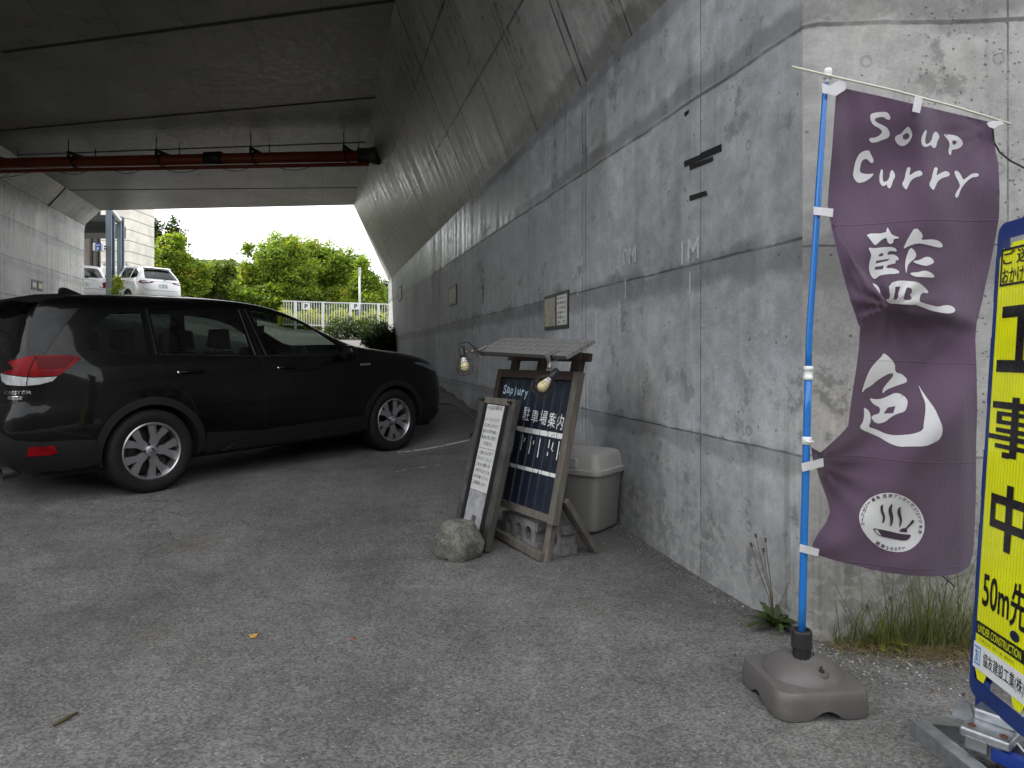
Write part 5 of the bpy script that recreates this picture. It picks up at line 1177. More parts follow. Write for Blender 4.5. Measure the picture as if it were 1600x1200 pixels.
# ground cable
b = MB(); pts = []
for px, py in ((680,634),(697,632),(715,637),(735,650),(747,662),(748,670),(740,677),(733,683),(738,690),(752,694),(766,697)):
    x_, y_ = gpt(px, py); pts.append(Vector((x_, y_, G(x_, y_)+.008)))
sp_ = []
for i in range(len(pts)-1):
    for t_ in range(4):
        p0_, p1_, p2_, p3_ = pts[max(0,i-1)], pts[i], pts[i+1], pts[min(len(pts)-1,i+2)]; s = t_/4
        q = .5*((2*p1_)+(p2_-p0_)*s+(2*p0_-5*p1_+4*p2_-p3_)*s*s+(3*p1_-p0_-3*p2_+p3_)*s**3); q.z = G(q.x, q.y)+.008; sp_.append(q)
b.tube(sp_+[pts[-1]], .008, 6); tag(obj('ground_cable', b, M_rub, smooth=True), 'thin black cable looping over the asphalt between the car and the board', 'cable')
# ---- concrete lump and blocks
def rough_conc(name, base, dk): return basic(name, base, .9, var=.4, scale=14, bump=1.0, bscale=70, dirt=dk, dirt_amt=.75)

def speckled(name, c1, c2, c3):
    t = NT(name); v = t.coord('Object'); vo = t.node('TexVoronoi'); t.link(v, vo.inputs['Vector']); vo.inputs['Scale'].default_value = 240; sc = t.node('SeparateColor'); t.link(vo.outputs['Color'], sc.inputs[0])
    n = t.noise(v, 10, 8, .7); c = t.mix(t.rng(n, .38, .62), (*c1, 1), (*c2, 1)); c = t.mix(1.0, c, t.rng(sc.outputs[0], 0, 1, .72, 1.28, False), 'MULTIPLY'); c = t.mix(t.math('MULTIPLY', t.rng(sc.outputs[1], .93, .95), .6), c, (*c3, 1))
    t.set(Base_Color=c, Roughness=.92); t.bump(t.math('ADD', n, t.math('MULTIPLY', sc.outputs[0], .5)), .9, .008); return t.m
M_stone = speckled('mossy cast concrete', (.095,.09,.072), (.20,.195,.175), (.36,.35,.33)); M_block = speckled('concrete block', (.15,.147,.14), (.25,.248,.24), (.36,.35,.33))
sx_, sy_ = -.336, 4.42; sz_ = G(sx_, sy_); rnd = random.Random(12); b = MB(); n = 36; prof = [(.0,-.01),(.140,-.005),(.153,.02),(.157,.10),(.152,.116),(.124,.145),(.106,.19),(.098,.203),(.06,.211),(0,.213)]
for r_, h_ in prof:
    for k in range(n):
        a = 2*PI*k/n; j = 1+.035*math.sin(a*3+h_*9)+.03*math.sin(a*7+1+h_*20)+rnd.uniform(-.02,.02); facet = 1/max(abs(math.cos((a+.3) % (PI/3)-PI/6)), .1)*.93; nz_ = .012*math.sin(a*11+h_*60)*math.sin(h_*35+a*4); b.v.append((sx_+(r_*j+nz_*(r_ > .05))*facet*math.cos(a), sy_+(r_*j+nz_*(r_ > .05))*facet*math.sin(a), sz_+h_+(rnd.uniform(-.006,.006) if r_ > 0 else 0)))
for i in range(len(prof)-1):
    for k in range(n): l = (k+1) % n; b.f.append((i*n+k, i*n+l, (i+1)*n+l, (i+1)*n+k)); b.m.append(0)
st_ = tag(obj('concrete_footing', b, M_stone, smooth=True), 'rough round lump of old cast concrete standing before the narrow notice board', 'concrete footing'); auto_smooth(st_, 38)
st_.location = (0,0,0)
def block(c, ax, label, hole_top=False):
    w, h, d = .39, .19, .12; y = ZZ; n = Vector((ax.y, -ax.x, 0))
    if n.dot(N) < 0: n = -n
    o = c
    outer = [(-w/2,0),(w/2,0),(w/2,h),(-w/2,h)]
    hs = []
    for k in (-1, 0, 1):
        cx_ = k*.115; hs.append([(cx_+.034*math.cos(a), h/2+.022*(1 if math.sin(a) > 0 else -1)+.034*math.sin(a)) for a in np.linspace(0, 2*PI, 20, endpoint=False)])
    v2, t2 = fill([outer]+hs, .05, False); b = MB()
    F_ = lambda p, dd: tuple(o+ax*p[0]+y*p[1]+n*dd)
    up_ = ax.cross(y).dot(n) > 0
    b.add([F_(p, d/2) for p in v2], [t if up_ else t[::-1] for t in t2]); b.add([F_(p, -d/2) for p in v2], [t[::-1] if up_ else t for t in t2])
    for lp, inn in [(outer, False)]+[(h_, True) for h_ in hs]:
        m_ = len(lp); vs = [F_(p, d/2) for p in lp]+[F_(p, -d/2) for p in lp]; fs = [(i, (i+1) % m_, m_+(i+1) % m_, m_+i) for i in range(m_)]
        b.add(vs, [f[::-1] if (up_ != inn) else f for f in fs])
    for sgn in (1, -1):                     # flanged ends
        b.box(o+ax*(sgn*(w/2+.008))+y*(h-.03)+n*.0, (.016, .06, d*.98), (ax, y, n)); b.box(o+ax*(sgn*(w/2+.008))+y*.03, (.016, .06, d*.98), (ax, y, n))
    return tag(obj('concrete_block', b, M_block, bevel=.004), label, 'concrete block', 'blocks weighing down the guide board')
for (x_, y_), lab in (((.095, 4.66), 'grey three-hole concrete block lying behind the ground rail of the guide board'), ((.25, 4.60), 'grey concrete block showing its flanged end behind the front leg of the guide board')):
    block(Vector((x_, y_, G(x_, y_)-.005)), A if x_ < .1 else Vector((.55,-.835,0)).normalized(), lab)
# ---- plastic storage bin
M_bin = basic('grey beige plastic', (.42,.41,.385), .55, var=.08, scale=3, bump=.05); M_lid = basic('grey beige lid plastic', (.52,.51,.48), .55, var=.08, scale=3, bump=.05, dirt=(.2,.18,.15), dirt_amt=.4)
bc = Vector((.505, 5.10, 0)); bc.z = G(bc.x, bc.y); bn = thing('storage_bin', 'grey beige plastic storage bin with a domed lid against the wall behind the guide board', 'storage bin', bc)
bA = Vector((.80,-.60,0)).normalized(); bB = Vector((.60,.80,0)).normalized()
def rrect(w, d, r, n=5):
    out = []
    for cx_, cy_, a0 in ((w/2-r, d/2-r, 0), (-w/2+r, d/2-r, PI/2), (-w/2+r, -d/2+r, PI), (w/2-r, -d/2+r, 1.5*PI)):
        out += [(cx_+r*math.cos(a0+PI/2*i/n), cy_+r*math.sin(a0+PI/2*i/n)) for i in range(n+1)]
    return out
def stackp(levels, o, ax, ay, mat=0):
    b = MB(); m = None
    for w, d, r, z in levels:
        pts = rrect(w, d, r); m = len(pts); b.v += [tuple(o+ax*p[0]+ay*p[1]+ZZ*z) for p in pts]
    L_ = len(levels)
    for i in range(L_-1):
        for k in range(m): l = (k+1) % m; b.f.append((i*m+k, i*m+l, (i+1)*m+l, (i+1)*m+k)); b.m.append(mat)
    b.f.append(tuple(range(m))[::-1]); b.m.append(mat); b.f.append(tuple(range((L_-1)*m, L_*m))); b.m.append(mat); return b
b = stackp([(.40,.32,.05,0),(.43,.345,.05,.02),(.475,.385,.05,.40),(.48,.39,.05,.405)], bc, bA, bB); auto_smooth(part('tub', b, M_bin, bn), 40)
b = stackp([(.52,.43,.06,.395),(.525,.435,.06,.40),(.525,.435,.06,.43),(.495,.405,.06,.436),(.475,.385,.055,.51),(.45,.36,.05,.54),(.40,.31,.05,.553),(.2,.15,.05,.556)], bc, bA, bB); auto_smooth(part('lid', b, M_lid, bn), 40)
b = MB(); b.box(bc+bA*.0-bB*.20+ZZ*.475, (.17, .025, .07), (bA, bB, ZZ)); part('latch', b, M_lid, bn, bevel=.008)
b = MB(); q = bc-bA*.17-bB*.195; b.tube([q+ZZ*.38, q+Vector((-.01,-.02,.25)), q+Vector((.02,-.015,.12)), q+Vector((-.02,-.04,.02))], .005, 6); tag(obj('bin_cable', b, M_rub, smooth=True), 'black cable hanging down the front of the grey beige bin', 'cable')

# ---- banner pole, base, banner
YB = 2.6
M_blue = basic('blue pole coating', (.012,.16,.52), .28, var=.06, scale=4, coat=.3); M_wplast = basic('white plastic', (.75,.76,.76), .4, var=.05); M_bplast = basic('black plastic', (.02,.02,.021), .5, var=.15, scale=15); M_rodw = basic('ivory rod', (.68,.66,.55), .45, var=.06)
pole = thing('banner_pole', 'blue telescopic banner pole with white joints and an ivory cross rod', 'banner pole', P(1252, 1000, YB))
def pp(py): # pole axis: straight below, slightly bowed above
    s = (1000-py)/880.; return P(1252.5+ (22*s if s < .55 else 12.1+ (s-.55)*58), py, YB)
b = MB(); b.tube([pp(y) for y in np.linspace(1004, 582, 8)], .0135, 14); part('lower_tube', b, M_blue, pole, smooth=True)
b = MB(); b.tube([pp(y) for y in np.linspace(582, 132, 14)], [.0118]*9+[.0112,.0108,.0102,.0098,.0094], 14); part('upper_tube', b, M_blue, pole, smooth=True)
b = MB(); c = pp(583); b.lathe([(.0135,-.026),(.017,-.024),(.017,-.012),(.0155,-.011),(.0155,.010),(.017,.011),(.017,.024),(.012,.026)], c, pp(570)-c, 18); part('pole_joint', b, M_wplast, pole, smooth=True)
b = MB(); c = pp(688); b.lathe([(.0135,-.016),(.018,-.014),(.0165,.0),(.018,.010),(.0135,.014)], c, pp(680)-c, 18); b.tube([c+Vector((-.012,-.016,.0)), c+Vector((.0,-.02,-.006)), c+Vector((.02,-.01,-.004)), c+Vector((.012,.01,.004))], .003, 6); part('clip', b, M_wplast, pole, smooth=True)
tp = P(1293, 120, YB); b = MB(); dr_ = pp(132)-pp(150); b.lathe([(.0085,-.022),(.010,-.02),(.010,-.008),(.0145,-.007),(.0145,.004),(.013,.006),(.0145,.008),(.0145,.024),(.012,.030),(0,.031)], tp, dr_, 18); part('pole_head', b, M_wplast, pole, smooth=True)
b = MB(); b.tube([P(1237, 104, YB-.02), P(1293, 117.5, YB-.014), P(1400, 142, YB-.012), P(1500, 169, YB-.012), P(1580, 194, YB-.012)], .0042, 8); part('cross_rod', b, M_rodw, pole, smooth=True)
# base: water-filled square foot turned corner-on
pb0 = P(1252.5, 1004, YB); bz = G(pb0.x, YB); bs = thing('banner_stand', 'grey square water tank base with a domed top holding the blue banner pole', 'banner base', (pb0.x, YB+.0, bz))
M_gplast = basic('grey moulded plastic', (.105,.098,.094), .48, var=.14, scale=5, bump=.12, bscale=90, dirt=(.2,.185,.165), dirt_amt=.55)
ea = Vector((1,.10,0)).normalized(); eb = Vector((-.10,1,0)).normalized(); bo = Vector((pb0.x+.012, YB+.022, bz))
b = MB(); rr = []
S_ = .350
def sq(s, r, n=6, ns=14):
    q = rrect(s, s, r, n); out = []
    for c_ in range(4):
        cor = q[c_*(n+1):(c_+1)*(n+1)]; nx_ = q[((c_+1)*(n+1)) % len(q)]; out += cor; a = cor[-1]
        out += [(a[0]+(nx_[0]-a[0])*k/ns, a[1]+(nx_[1]-a[1])*k/ns) for k in range(1, ns)]
    return out
lev = [(S_-.03,.05,.0),(S_-.004,.055,.004),(S_,.055,.016),(S_,.055,.036),(S_-.003,.055,.064),(S_-.010,.055,.088),(S_-.021,.052,.097),(S_-.044,.06,.100)]
for s, r, z in lev:
    for p in sq(s, r):
        t_ = min(abs(p[0]), abs(p[1])); nt = .034*(1-(t_/.060)**2) if t_ < .060 else 0
        b.v.append(tuple(bo+ea*p[0]+eb*p[1]+ZZ*max(z, nt+.05*z)))
m = len(sq(.4, .05)); top_ring = len(lev)-1
for i in range(len(lev)-1):
    for k in range(m): l = (k+1) % m; b.f.append((i*m+k, i*m+l, (i+1)*m+l, (i+1)*m+k)); b.m.append(0)
base0 = len(b.v); nd = m
dome = [(.146,.1005),(.142,.102),(.138,.110),(.131,.120),(.112,.137),(.09,.149),(.068,.158),(.047,.162),(.043,.165),(.040,.165),(.038,.16),(.004,.16)]
for r_, z in dome:
    for k in range(nd):
        p = sq(S_, .055)[k]; a = math.atan2(p[1], p[0]); b.v.append(tuple(bo+ea*(r_*math.cos(a))+eb*(r_*math.sin(a))+ZZ*z))
for k in range(m): l = (k+1) % m; b.f.append((top_ring*m+k, top_ring*m+l, base0+l, base0+k)); b.m.append(0)
for i in range(len(dome)-1):
    for k in range(m): l = (k+1) % m; b.f.append((base0+i*m+k, base0+i*m+l, base0+(i+1)*m+l, base0+(i+1)*m+k)); b.m.append(0)
b.f.append(tuple(base0+(len(dome)-1)*m+k for k in range(m))); b.m.append(0)
o_ = part('tank', b, M_gplast, bs)
auto_smooth(o_, 32)
b = MB(); b.lathe([(.029,.15),(.029,.200),(.026,.204),(.0,.204)], (pb0.x, YB, bz), (0,0,1), 24)
for k in range(12): a = 2*PI*k/12; b.box((pb0.x+.029*math.cos(a), YB+.029*math.sin(a), bz+.178), (.005,.005,.045))
part('sleeve', b, M_bplast, bs)
b = MB(); b.lathe([(.034,.197),(.0365,.199),(.037,.204),(.037,.256),(.035,.262),(.027,.263),(.025,.255),(.0,.255)], (pb0.x, YB, bz), (0,0,1), 28); part('collar', b, M_bplast, bs, smooth=False); auto_smooth(bs.children[-1], 40)
b = MB(); d_ = (ea*.62-eb*.35).normalized(); d_ = Vector((.28,-.96,0)).normalized(); c = bo+d_*.100; b.lathe([(.026,.09),(.027,.130),(.025,.137),(.017,.139),(.016,.134),(.0,.134)], c, (0,0,1), 20); b.lathe([(.011,.134),(.011,.145),(.004,.147),(.0035,.158),(0,.158)], c, (0,0,1), 12, 1); part('filler_cap', b, [M_gplast, M_bplast], bs); auto_smooth(bs.children[-1], 40)
for d_ in (Vector((-.55,-.83,0)), Vector((.85,-.5,0))): b = MB(); b.lathe([(.024,.0),(.021,.006),(.016,.002),(0,.0)], bo+d_.normalized()*.097+ZZ*.138, d_.normalized()*.55+ZZ*.8, 18); part('boss', b, M_gplast, bs, smooth=True)
# the banner cloth
M_cloth = None
def cloth(name, col):
    t = NT(name); v = t.coord('Object'); n = t.noise(v, 2.5, 5); w = t.noise(t.coord('Object', (1, 1, 1)), 420, 2)
    c = t.mix(1.0, (*col, 1), t.rng(n, .3, .7, .9, 1.1), 'MULTIPLY'); sp = t.node('SeparateXYZ'); t.link(v, sp.inputs[0])
    cr = None
    for h0, k in ((.985,.03),(.48,-.04),(.115,-.05),(-.275,-.05),(-.60,-.06)):
        d = t.math('ABSOLUTE', t.math('SUBTRACT', t.math('SUBTRACT', sp.outputs[2], H+h0-.5), t.math('MULTIPLY', t.math('SUBTRACT', sp.outputs[0], 1.4), k))); m_ = t.rng(d, .0, .0035, 1, 0); cr = m_ if cr is None else t.math('MAXIMUM', cr, m_)
    fine = t.noise(t.coord('Object', (3, 3, 1)), 22, 6, .6)
    hh = t.math('ADD', t.math('ADD', t.math('MULTIPLY', w, .15), t.math('MULTIPLY', fine, .9)), t.math('MULTIPLY', cr, 1.0)); t.set(Base_Color=c, Roughness=.75, Specular_IOR_Level=.25, Sheen_Weight=.3); t.bump(hh, .55, .005)
    tl = t.node('BsdfTranslucent'); t.val(tl.inputs[0], t.mix(1.0, c, (1.3, 1.2, 1.3, 1), 'MULTIPLY')); mx = t.node('MixShader'); mx.inputs[0].default_value = .28; t.link(t.b.outputs[0], mx.inputs[1]); t.link(tl.outputs[0], mx.inputs[2]); t.link(mx.outputs[0], t.out.inputs[0]); return t.m
M_cloth = cloth('purple polyester', (.118,.076,.121)); M_print = cloth('white print', (.74,.74,.75))
OUT = [(1308,139),(1319,138),(1375,150),(1430,163),(1490,177),(1548,191),(1550,201),(1553,222),(1560,255),(1562,300),(1561,340),(1555,375),(1548,410),(1541,440),(1535,470),(1526,505),(1524,530),(1526,580),(1527,640),(1525,707),(1525,760),(1524,800),(1522,845),(1520,867),(1515,884),(1505,892),(1493,897),(1474,900),(1456,901),(1420,899),(1387,895),(1360,890),(1339,884),(1305,876),(1280,868),(1273,862),(1269,851),(1278,834),(1291,816),(1297,800),(1293,782),(1288,768),(1281,750),(1276,732),(1270,718),(1267,698),(1275,703),(1282,707),(1296,695),(1312,680),(1325,666),(1331,619),(1338,575),(1342,543),(1344,512),(1338,490),(1327,460),(1316,418),(1304,375),(1297,345),(1293,320),(1296,280),(1300,235),(1303,190),(1306,150)]
def sstep(a, b_, x): return sm((x-a)/(b_-a)) if b_ != a else 0
def relief(px, py):
    r = 0.0
    # long draped folds hanging from the rod, fading downwards
    top = sstep(420, 150, py); s = px-1300-(py-150)*.22
    r += .034*top*math.sin(s/26.)*sstep(1300, 1330, px)+.012*top*math.sin(s/12.+1)
    # oblique billows across the lettering
    r += .045*math.sin((px*.62+py*.8-1250)/48.)*sstep(180, 300, py)*sstep(760, 560, py)*.8
    r += .02*math.sin((px*.9-py*.35)/24.)*sstep(200, 320, py)*sstep(520, 430, py)*.5
    # the belly blown out above the tuck and the hollow under it
    d1 = (py-(480+ (px-1390)*.12+ .0012*(px-1440)**2*.3)); r -= .055*math.exp(-(d1/42.)**2 if d1 < 0 else -(d1/14.)**2)*sstep(1375, 1420, px)*sstep(1545, 1480, px)
    r += .030*math.exp(-((px-1420)/60.)**2-((py-545)/40.)**2)
    d2 = (px-1462)*.8+(py-530)*.6; r -= .018*math.exp(-(d2/14.)**2)*math.exp(-((py-530)/45.)**2)
    # lower half: soft vertical waves and the pull towards the ties
    low = sstep(560, 680, py); r += .03*low*math.sin((px-1290)/38.+(py-700)/110.)+.014*low*math.sin((px+py*.8)/27.)
    r += .02*math.exp(-((px-1300)/26.)**2-((py-770)/60.)**2)-.02*math.exp(-((px-1300)/20.)**2-((py-850)/22.)**2)
    r += .035*sstep(1500, 1530, px)*low
    r -= .02*sstep(880, 905, py)*math.sin((px-1260)/30.)*.5
    dx_, dy_ = px-1392, py-478; ds = math.hypot(dx_, dy_); an = math.atan2(dy_, dx_); r += .007*math.sin(an*11)*math.exp(-ds/75.)*sstep(6, 30, ds)
    dx_, dy_ = px-1272, py-725; ds = math.hypot(dx_, dy_); an = math.atan2(dy_, dx_); r += .008*math.sin(an*13)*math.exp(-ds/90.)*sstep(4, 24, ds)
    dx_, dy_ = px-1552, py-200; ds = math.hypot(dx_, dy_); an = math.atan2(dy_, dx_); r += .006*math.sin(an*15)*math.exp(-ds/70.)*sstep(4, 24, ds)
    return r*1.0+.012*math.sin((px*.5+py)/17.)*math.sin((px-1290)/70.)*sstep(330,450,py)*sstep(700,560,py)
YC = YB-.004
def cl_pt(px, py, off=0): return P(px, py, YC+1.25*relief(px, py)-off)
bnr = thing('banner', 'purple cloth banner with white brush lettering and a round bowl emblem', 'banner', P(1300, 150, YC))
v2, t2 = fill([OUT], 6.5); b = MB(); b.add([tuple(cl_pt(*p)) for p in v2], [t[::-1] if True else t for t in t2]); part('cloth', b, M_cloth, bnr, smooth=True)
# the tucked-over fold by the pole, lying in front
FOLD = smooth_loop([(1296,338),(1304,352),(1318,378),(1335,406),(1352,428),(1372,455),(1391,477),(1372,487),(1356,498),(1343,514),(1336,490),(1326,462),(1315,420),(1304,378)], 1)
def fold_pt(px, py):
    # distance from the outer (left) edge towards the free edge
    ex = np.interp(py, [338,375,420,462,514], [1296,1303.5,1315.5,1327,1343]); fx = np.interp(py, [338,352,378,406,428,455,477,487,498,514], [1298,1305,1319,1336,1353,1373,1391,1373,1357,1344]); t = max(0, min(1, (px-ex)/max(4, fx-ex)))
    rr_ = .006+.035*math.sin(t*PI*.62)+.004*math.sin((px-ex)*.5-(py)*.10)*t+.0025*math.sin(px*.9-py*.5)
    return P(px, py, YC+1.25*min(relief(px, py), .0)-rr_)
v2, t2 = fill([FOLD], 3.2); b = MB(); b.add([tuple(fold_pt(*p)) for p in v2], [t[::-1] for t in t2]); part('tucked_fold', b, cloth('purple polyester back', (.125,.080,.130)), bnr, smooth=True)
def z2p(pts, ox, oy, k): return [(ox+x*k, oy+y*k) for x, y in pts]
def glyph(mb, loops, ox, oy, k, off=.0022, step=5.5, mat=0):
    lp = [z2p(smooth_loop(l, 1) if len(l) > 6 else l, ox, oy, k) for l in loops]; v2, t2 = fill(lp, step); mb.add([tuple(cl_pt(*p, off)) for p in v2], [t[::-1] for t in t2], mat)
SC = [([[(330,140),(345,115),(420,100),(500,98),(530,125),(545,165),(530,185),(500,175),(470,150),(420,155),(372,175),(400,210),(470,240),(520,275),(540,340),(510,375),(450,395),(400,415),(345,422),(320,395),(325,370),(380,368),(430,345),(460,305),(430,270),(365,240),(335,190)]]),
 ([[(720,250),(745,265),(770,320),(765,370),(720,435),(660,460),(615,435),(585,385),(600,345),(650,330),(690,280)],[(670,345),(715,315),(740,340),(735,370),(700,390),(672,380)]]),
 ([[(905,285),(925,295),(905,370),(905,430),(930,435),(970,400),(985,330),(1010,300),(1040,320),(1055,365),(1030,400),(1020,460),(1000,478),(975,465),(965,440),(920,465),(880,460),(860,410),(870,350)]]),
 ([[(1085,328),(1160,335),(1230,345),(1285,390),(1300,430),(1275,470),(1220,490),(1180,492),(1175,545),(1160,550),(1145,520),(1150,480),(1160,440),(1145,390)],[(1185,400),(1215,395),(1235,415),(1215,440),(1190,440)]]),
 ([[(210,545),(250,510),(320,495),(340,545),(370,600),(355,635),(330,625),(295,585),(250,600),(230,650),(220,720),(250,740),(310,748),(375,738),(340,785),(270,830),(195,842),(150,770),(160,700),(175,620)]]),
 ([[(445,692),(465,705),(460,790),(470,830),(500,825),(530,790),(540,720),(560,700),(585,735),(592,775),(570,810),(550,880),(530,900),(510,880),(505,850),(465,880),(430,840),(425,770)]]),
 ([[(720,670),(755,680),(745,720),(740,765),(790,725),(850,705),(882,740),(860,768),(800,780),(750,820),(730,865),(710,912),(685,890),(660,850),(690,800),(700,730)]]),
 ([[(1003,672),(1038,682),(1028,722),(1020,765),(1072,730),(1130,712),(1166,745),(1145,772),(1083,785),(1033,824),(1015,868),(992,918),(966,894),(943,852),(970,800),(983,735)]]),
 ([[(1205,715),(1240,710),(1275,750),(1300,810),(1340,780),(1390,740),(1450,735),(1468,760),(1440,778),(1390,780),(1330,830),(1290,880),(1265,930),(1250,980),(1230,998),(1212,970),(1230,930),(1270,870),(1250,820),(1220,770)]])]
b = MB()
for l in SC: glyph(b, l, 1310, 160, .15)
part('lettering', b, M_print, bnr, smooth=True)
AI = [[[(348,165),(560,165),(572,110),(582,100),(605,150),(625,180),(718,212),(640,222),(640,260),(610,278),(580,262),(568,210),(535,220),(500,245),(470,275),(445,292),(400,230)]],
 [[(870,92),(955,185),(920,235),(1040,225),(1110,238),(1155,280),(1150,310),(1100,312),(1000,285),(890,265),(790,300),(742,330),(760,280),(800,200)]],
 [[(812,310),(850,330),(880,380),(870,420),(800,480),(785,510),(778,578),(768,570),(760,490),(770,420)]],
 [[(830,455),(920,440),(970,408),(1020,410),(1060,445),(1060,475),(1020,492),(985,505),(900,488)]],
 [[(810,575),(900,568),(960,550),(1020,565),(1070,605),(1060,628),(960,620),(880,618),(830,600)]],
 [[(372,310),(440,320),(560,305),(650,308),(680,345),(660,355),(610,345),(580,365),(575,390),(640,380),(690,410),(698,440),(655,450),(668,475),(620,485),(570,500),(568,530),(640,525),(705,560),(690,585),(560,590),(490,605),(462,635),(425,638),(385,560),(385,480),(410,400),(405,370)],[(480,405),(500,375),(535,368),(530,400)],[(455,480),(460,450),(600,428),(580,450)],[(445,545),(448,515),(540,498),(530,538)]],
 [[(415,685),(450,690),(490,725),(500,770),(515,830),(480,780),(440,730)]],
 [[(610,705),(620,675),(700,655),(780,658),(890,670),(950,710),(1010,775),(990,790),(930,780),(905,870),(950,890),(1040,915),(1110,930),(1170,912),(1230,912),(1285,945),(1280,985),(1220,1000),(1130,990),(1020,965),(930,930),(860,905),(840,915),(700,900),(590,895),(555,850),(600,850),(605,790),(590,710)],[(660,720),(710,718),(690,790),(680,850),(640,855),(655,780)],[(780,722),(835,740),(830,790),(808,800),(830,830),(825,858),(740,862),(760,780)]]]
b = MB()
for l in AI: glyph(b, l, 1300, 340, .15, .003)
part('lettering', b, M_print, bnr, smooth=True)
IRO = [[[(463,80),(500,90),(590,185),(590,260),(610,285),(660,295),(715,345),(712,380),(690,390),(600,420),(500,460),(458,503),(460,460),(490,410),(580,310),(550,278),(420,350),(340,420),(280,450),(242,500),(260,420),(315,270),(380,180),(455,110)]],
 [[(322,545),(380,560),(450,555),(530,520),(595,488),(670,510),(725,570),(715,640),(690,690),(610,710),(540,750),(490,795),(420,815),(375,800),(340,750),(360,725),(430,708),(435,645),(380,620),(345,590)],[(515,645),(595,630),(570,705),(470,708)]],
 [[(262,645),(300,660),(325,695),(338,740),(335,800),(310,848),(400,875),(480,915),(570,935),(700,930),(800,915),(885,880),(890,800),(908,680),(905,590),(870,510),(828,395),(870,470),(940,570),(1005,655),(1050,760),(1085,840),(1085,910),(1060,970),(1010,1010),(900,1052),(760,1050),(640,1055),(560,1030),(490,995),(440,960),(350,920),(240,875),(222,845),(260,790),(270,700)]]]
b = MB()
for l in IRO: glyph(b, l, 1310, 540, .15)
part('lettering', b, M_print, bnr, smooth=True)
EO, EY, EK = 1330, 760, .09168
DISC = [(130,540),(145,430),(200,320),(300,210),(430,140),(560,112),(680,110),(800,130),(950,190),(1080,290),(1180,410),(1240,550),(1255,680),(1235,800),(1180,920),(1090,1020),(980,1090),(850,1122),(700,1115),(560,1080),(430,1010),(310,900),(220,790),(160,680)]
b = MB(); glyph(b, [smooth_loop(DISC, 2)], EO, EY, EK, .0022); em = part('emblem', b, M_print, bnr, smooth=True)
M_pink = cloth('purple print', (.055,.032,.055))
b = MB()
for l in ([(500,400),(495,350),(520,315),(550,310),(540,350),(545,420),(575,490),(580,550),(560,610),(535,632),(525,615),(540,560),(530,490),(505,440)], [(635,430),(640,360),(680,310),(710,295),(695,350),(695,420),(715,490),(720,570),(700,640),(680,685),(662,675),(668,600),(660,520),(640,470)], [(785,450),(790,390),(820,355),(852,345),(840,400),(845,470),(868,540),(865,620),(830,695),(812,688),(830,620),(825,550),(800,500)], [(808,770),(840,730),(890,710),(925,715),(990,640),(1030,580),(1060,568),(1080,590),(1060,625),(1000,680),(945,735),(960,785),(900,780)]):
    glyph(b, [smooth_loop(l, 1)], EO, EY, EK, .0044, 4)
glyph(b, [[(362,710),(480,728),(640,760),(800,800),(920,818),(1025,822),(1000,880),(950,918),(880,925),(760,905),(620,875),(520,855),(450,825),(400,775)],[(395,735),(455,740),(480,790),(520,840),(460,815),(420,780)]], EO, EY, EK, .0044, 4)
fe = lambda x, y: tuple(cl_pt(EO+x*EK, EY+y*EK, .0044))
ring1 = [('ス',200,640,1.45),('ー',190,565,1.4),('プ',195,485,1.15),('カ',220,412,1.0),('リ',245,345,.85),('ー',295,285,.75),('藍',378,222,.55),('色',455,185,.4),('西',572,165,.1),('岡',670,165,.0),('ア',757,172,-.15),('ン',838,190,-.3),('ダ',908,222,-.5),('ー',975,262,-.6),('ザ',1042,318,-.75),('ブ',1092,385,-.9),('リ',1130,452,-1.05),('ッ',1160,522,-1.2),('ジ',1183,595,-1.35),('本',1187,690,-1.6),('店',1175,775,-1.7)]
for ch, x, y, a in ring1:
    vs, fs, tw, th = text2d(ch, .02); h_ = 62 if ch not in 'ーッ' else (14 if ch == 'ー' else 44); w_ = 62 if ch != 'ッ' else 50; ca, sa = math.cos(-a), math.sin(-a)
    if ch == 'ー': w_ = 60
    b.add([fe(x+v[0]*w_*ca+v[1]*h_*sa, y+v[0]*w_*sa-v[1]*h_*ca) for v in vs], fs)
for ch, x, y, a in (('開',452,972,-.55),('業',538,1018,-.42),('2',615,1047,-.25),('0',690,1062,-.12),('1',762,1068,0.0),('7',825,1066,.1),('年',898,1060,.25)):
    vs, fs, tw, th = text2d(ch, .02); w_ = 66 if ord(ch) > 255 else (44 if ch != '1' else 20); h_ = 66 if ord(ch) > 255 else 58; ca, sa = math.cos(-a), math.sin(-a); b.add([fe(x+v[0]*w_*ca+v[1]*h_*sa, y+v[0]*w_*sa-v[1]*h_*ca) for v in vs], fs)
part('emblem_print', b, M_pink, em)
# ties
def tie(poly, bulge=.016):
    b = MB(); v2, t2 = fill([poly], 5); cx_ = sum(p[0] for p in poly)/len(poly)
    b.add([tuple(P(px, py, YC+1.25*min(0, relief(min(max(px, 1300), 1540), py))-.006-bulge*math.exp(-((px-poly[0][0]-8)/14.)**2))) for px, py in v2], [t[::-1] for t in t2])
    part('tie_loop', b, M_print, bnr, solid=.0015)
for q in ([(1284,130),(1296,134),(1312,125),(1322,126),(1321,140),(1306,150),(1285,145)], [(1430,150),(1442,153),(1437,177),(1425,174)], [(1542,192),(1552,189),(1566,189),(1572,193),(1560,196),(1553,201),(1545,198)], [(1271,323),(1302,326),(1301,339),(1271,335)], [(1252,724),(1286,716),(1287,729),(1254,737)], [(1250,850),(1280,858),(1278,869),(1249,862)]): tie(q)
b = MB(); b.tube([P(1551,200,YB), P(1553,222,YB+.01), P(1562,238,YB+.02), P(1580,252,YB+.03), P(1612,268,YB+.06)], .0035, 6); part('loose_cord', b, M_bplast, bnr)
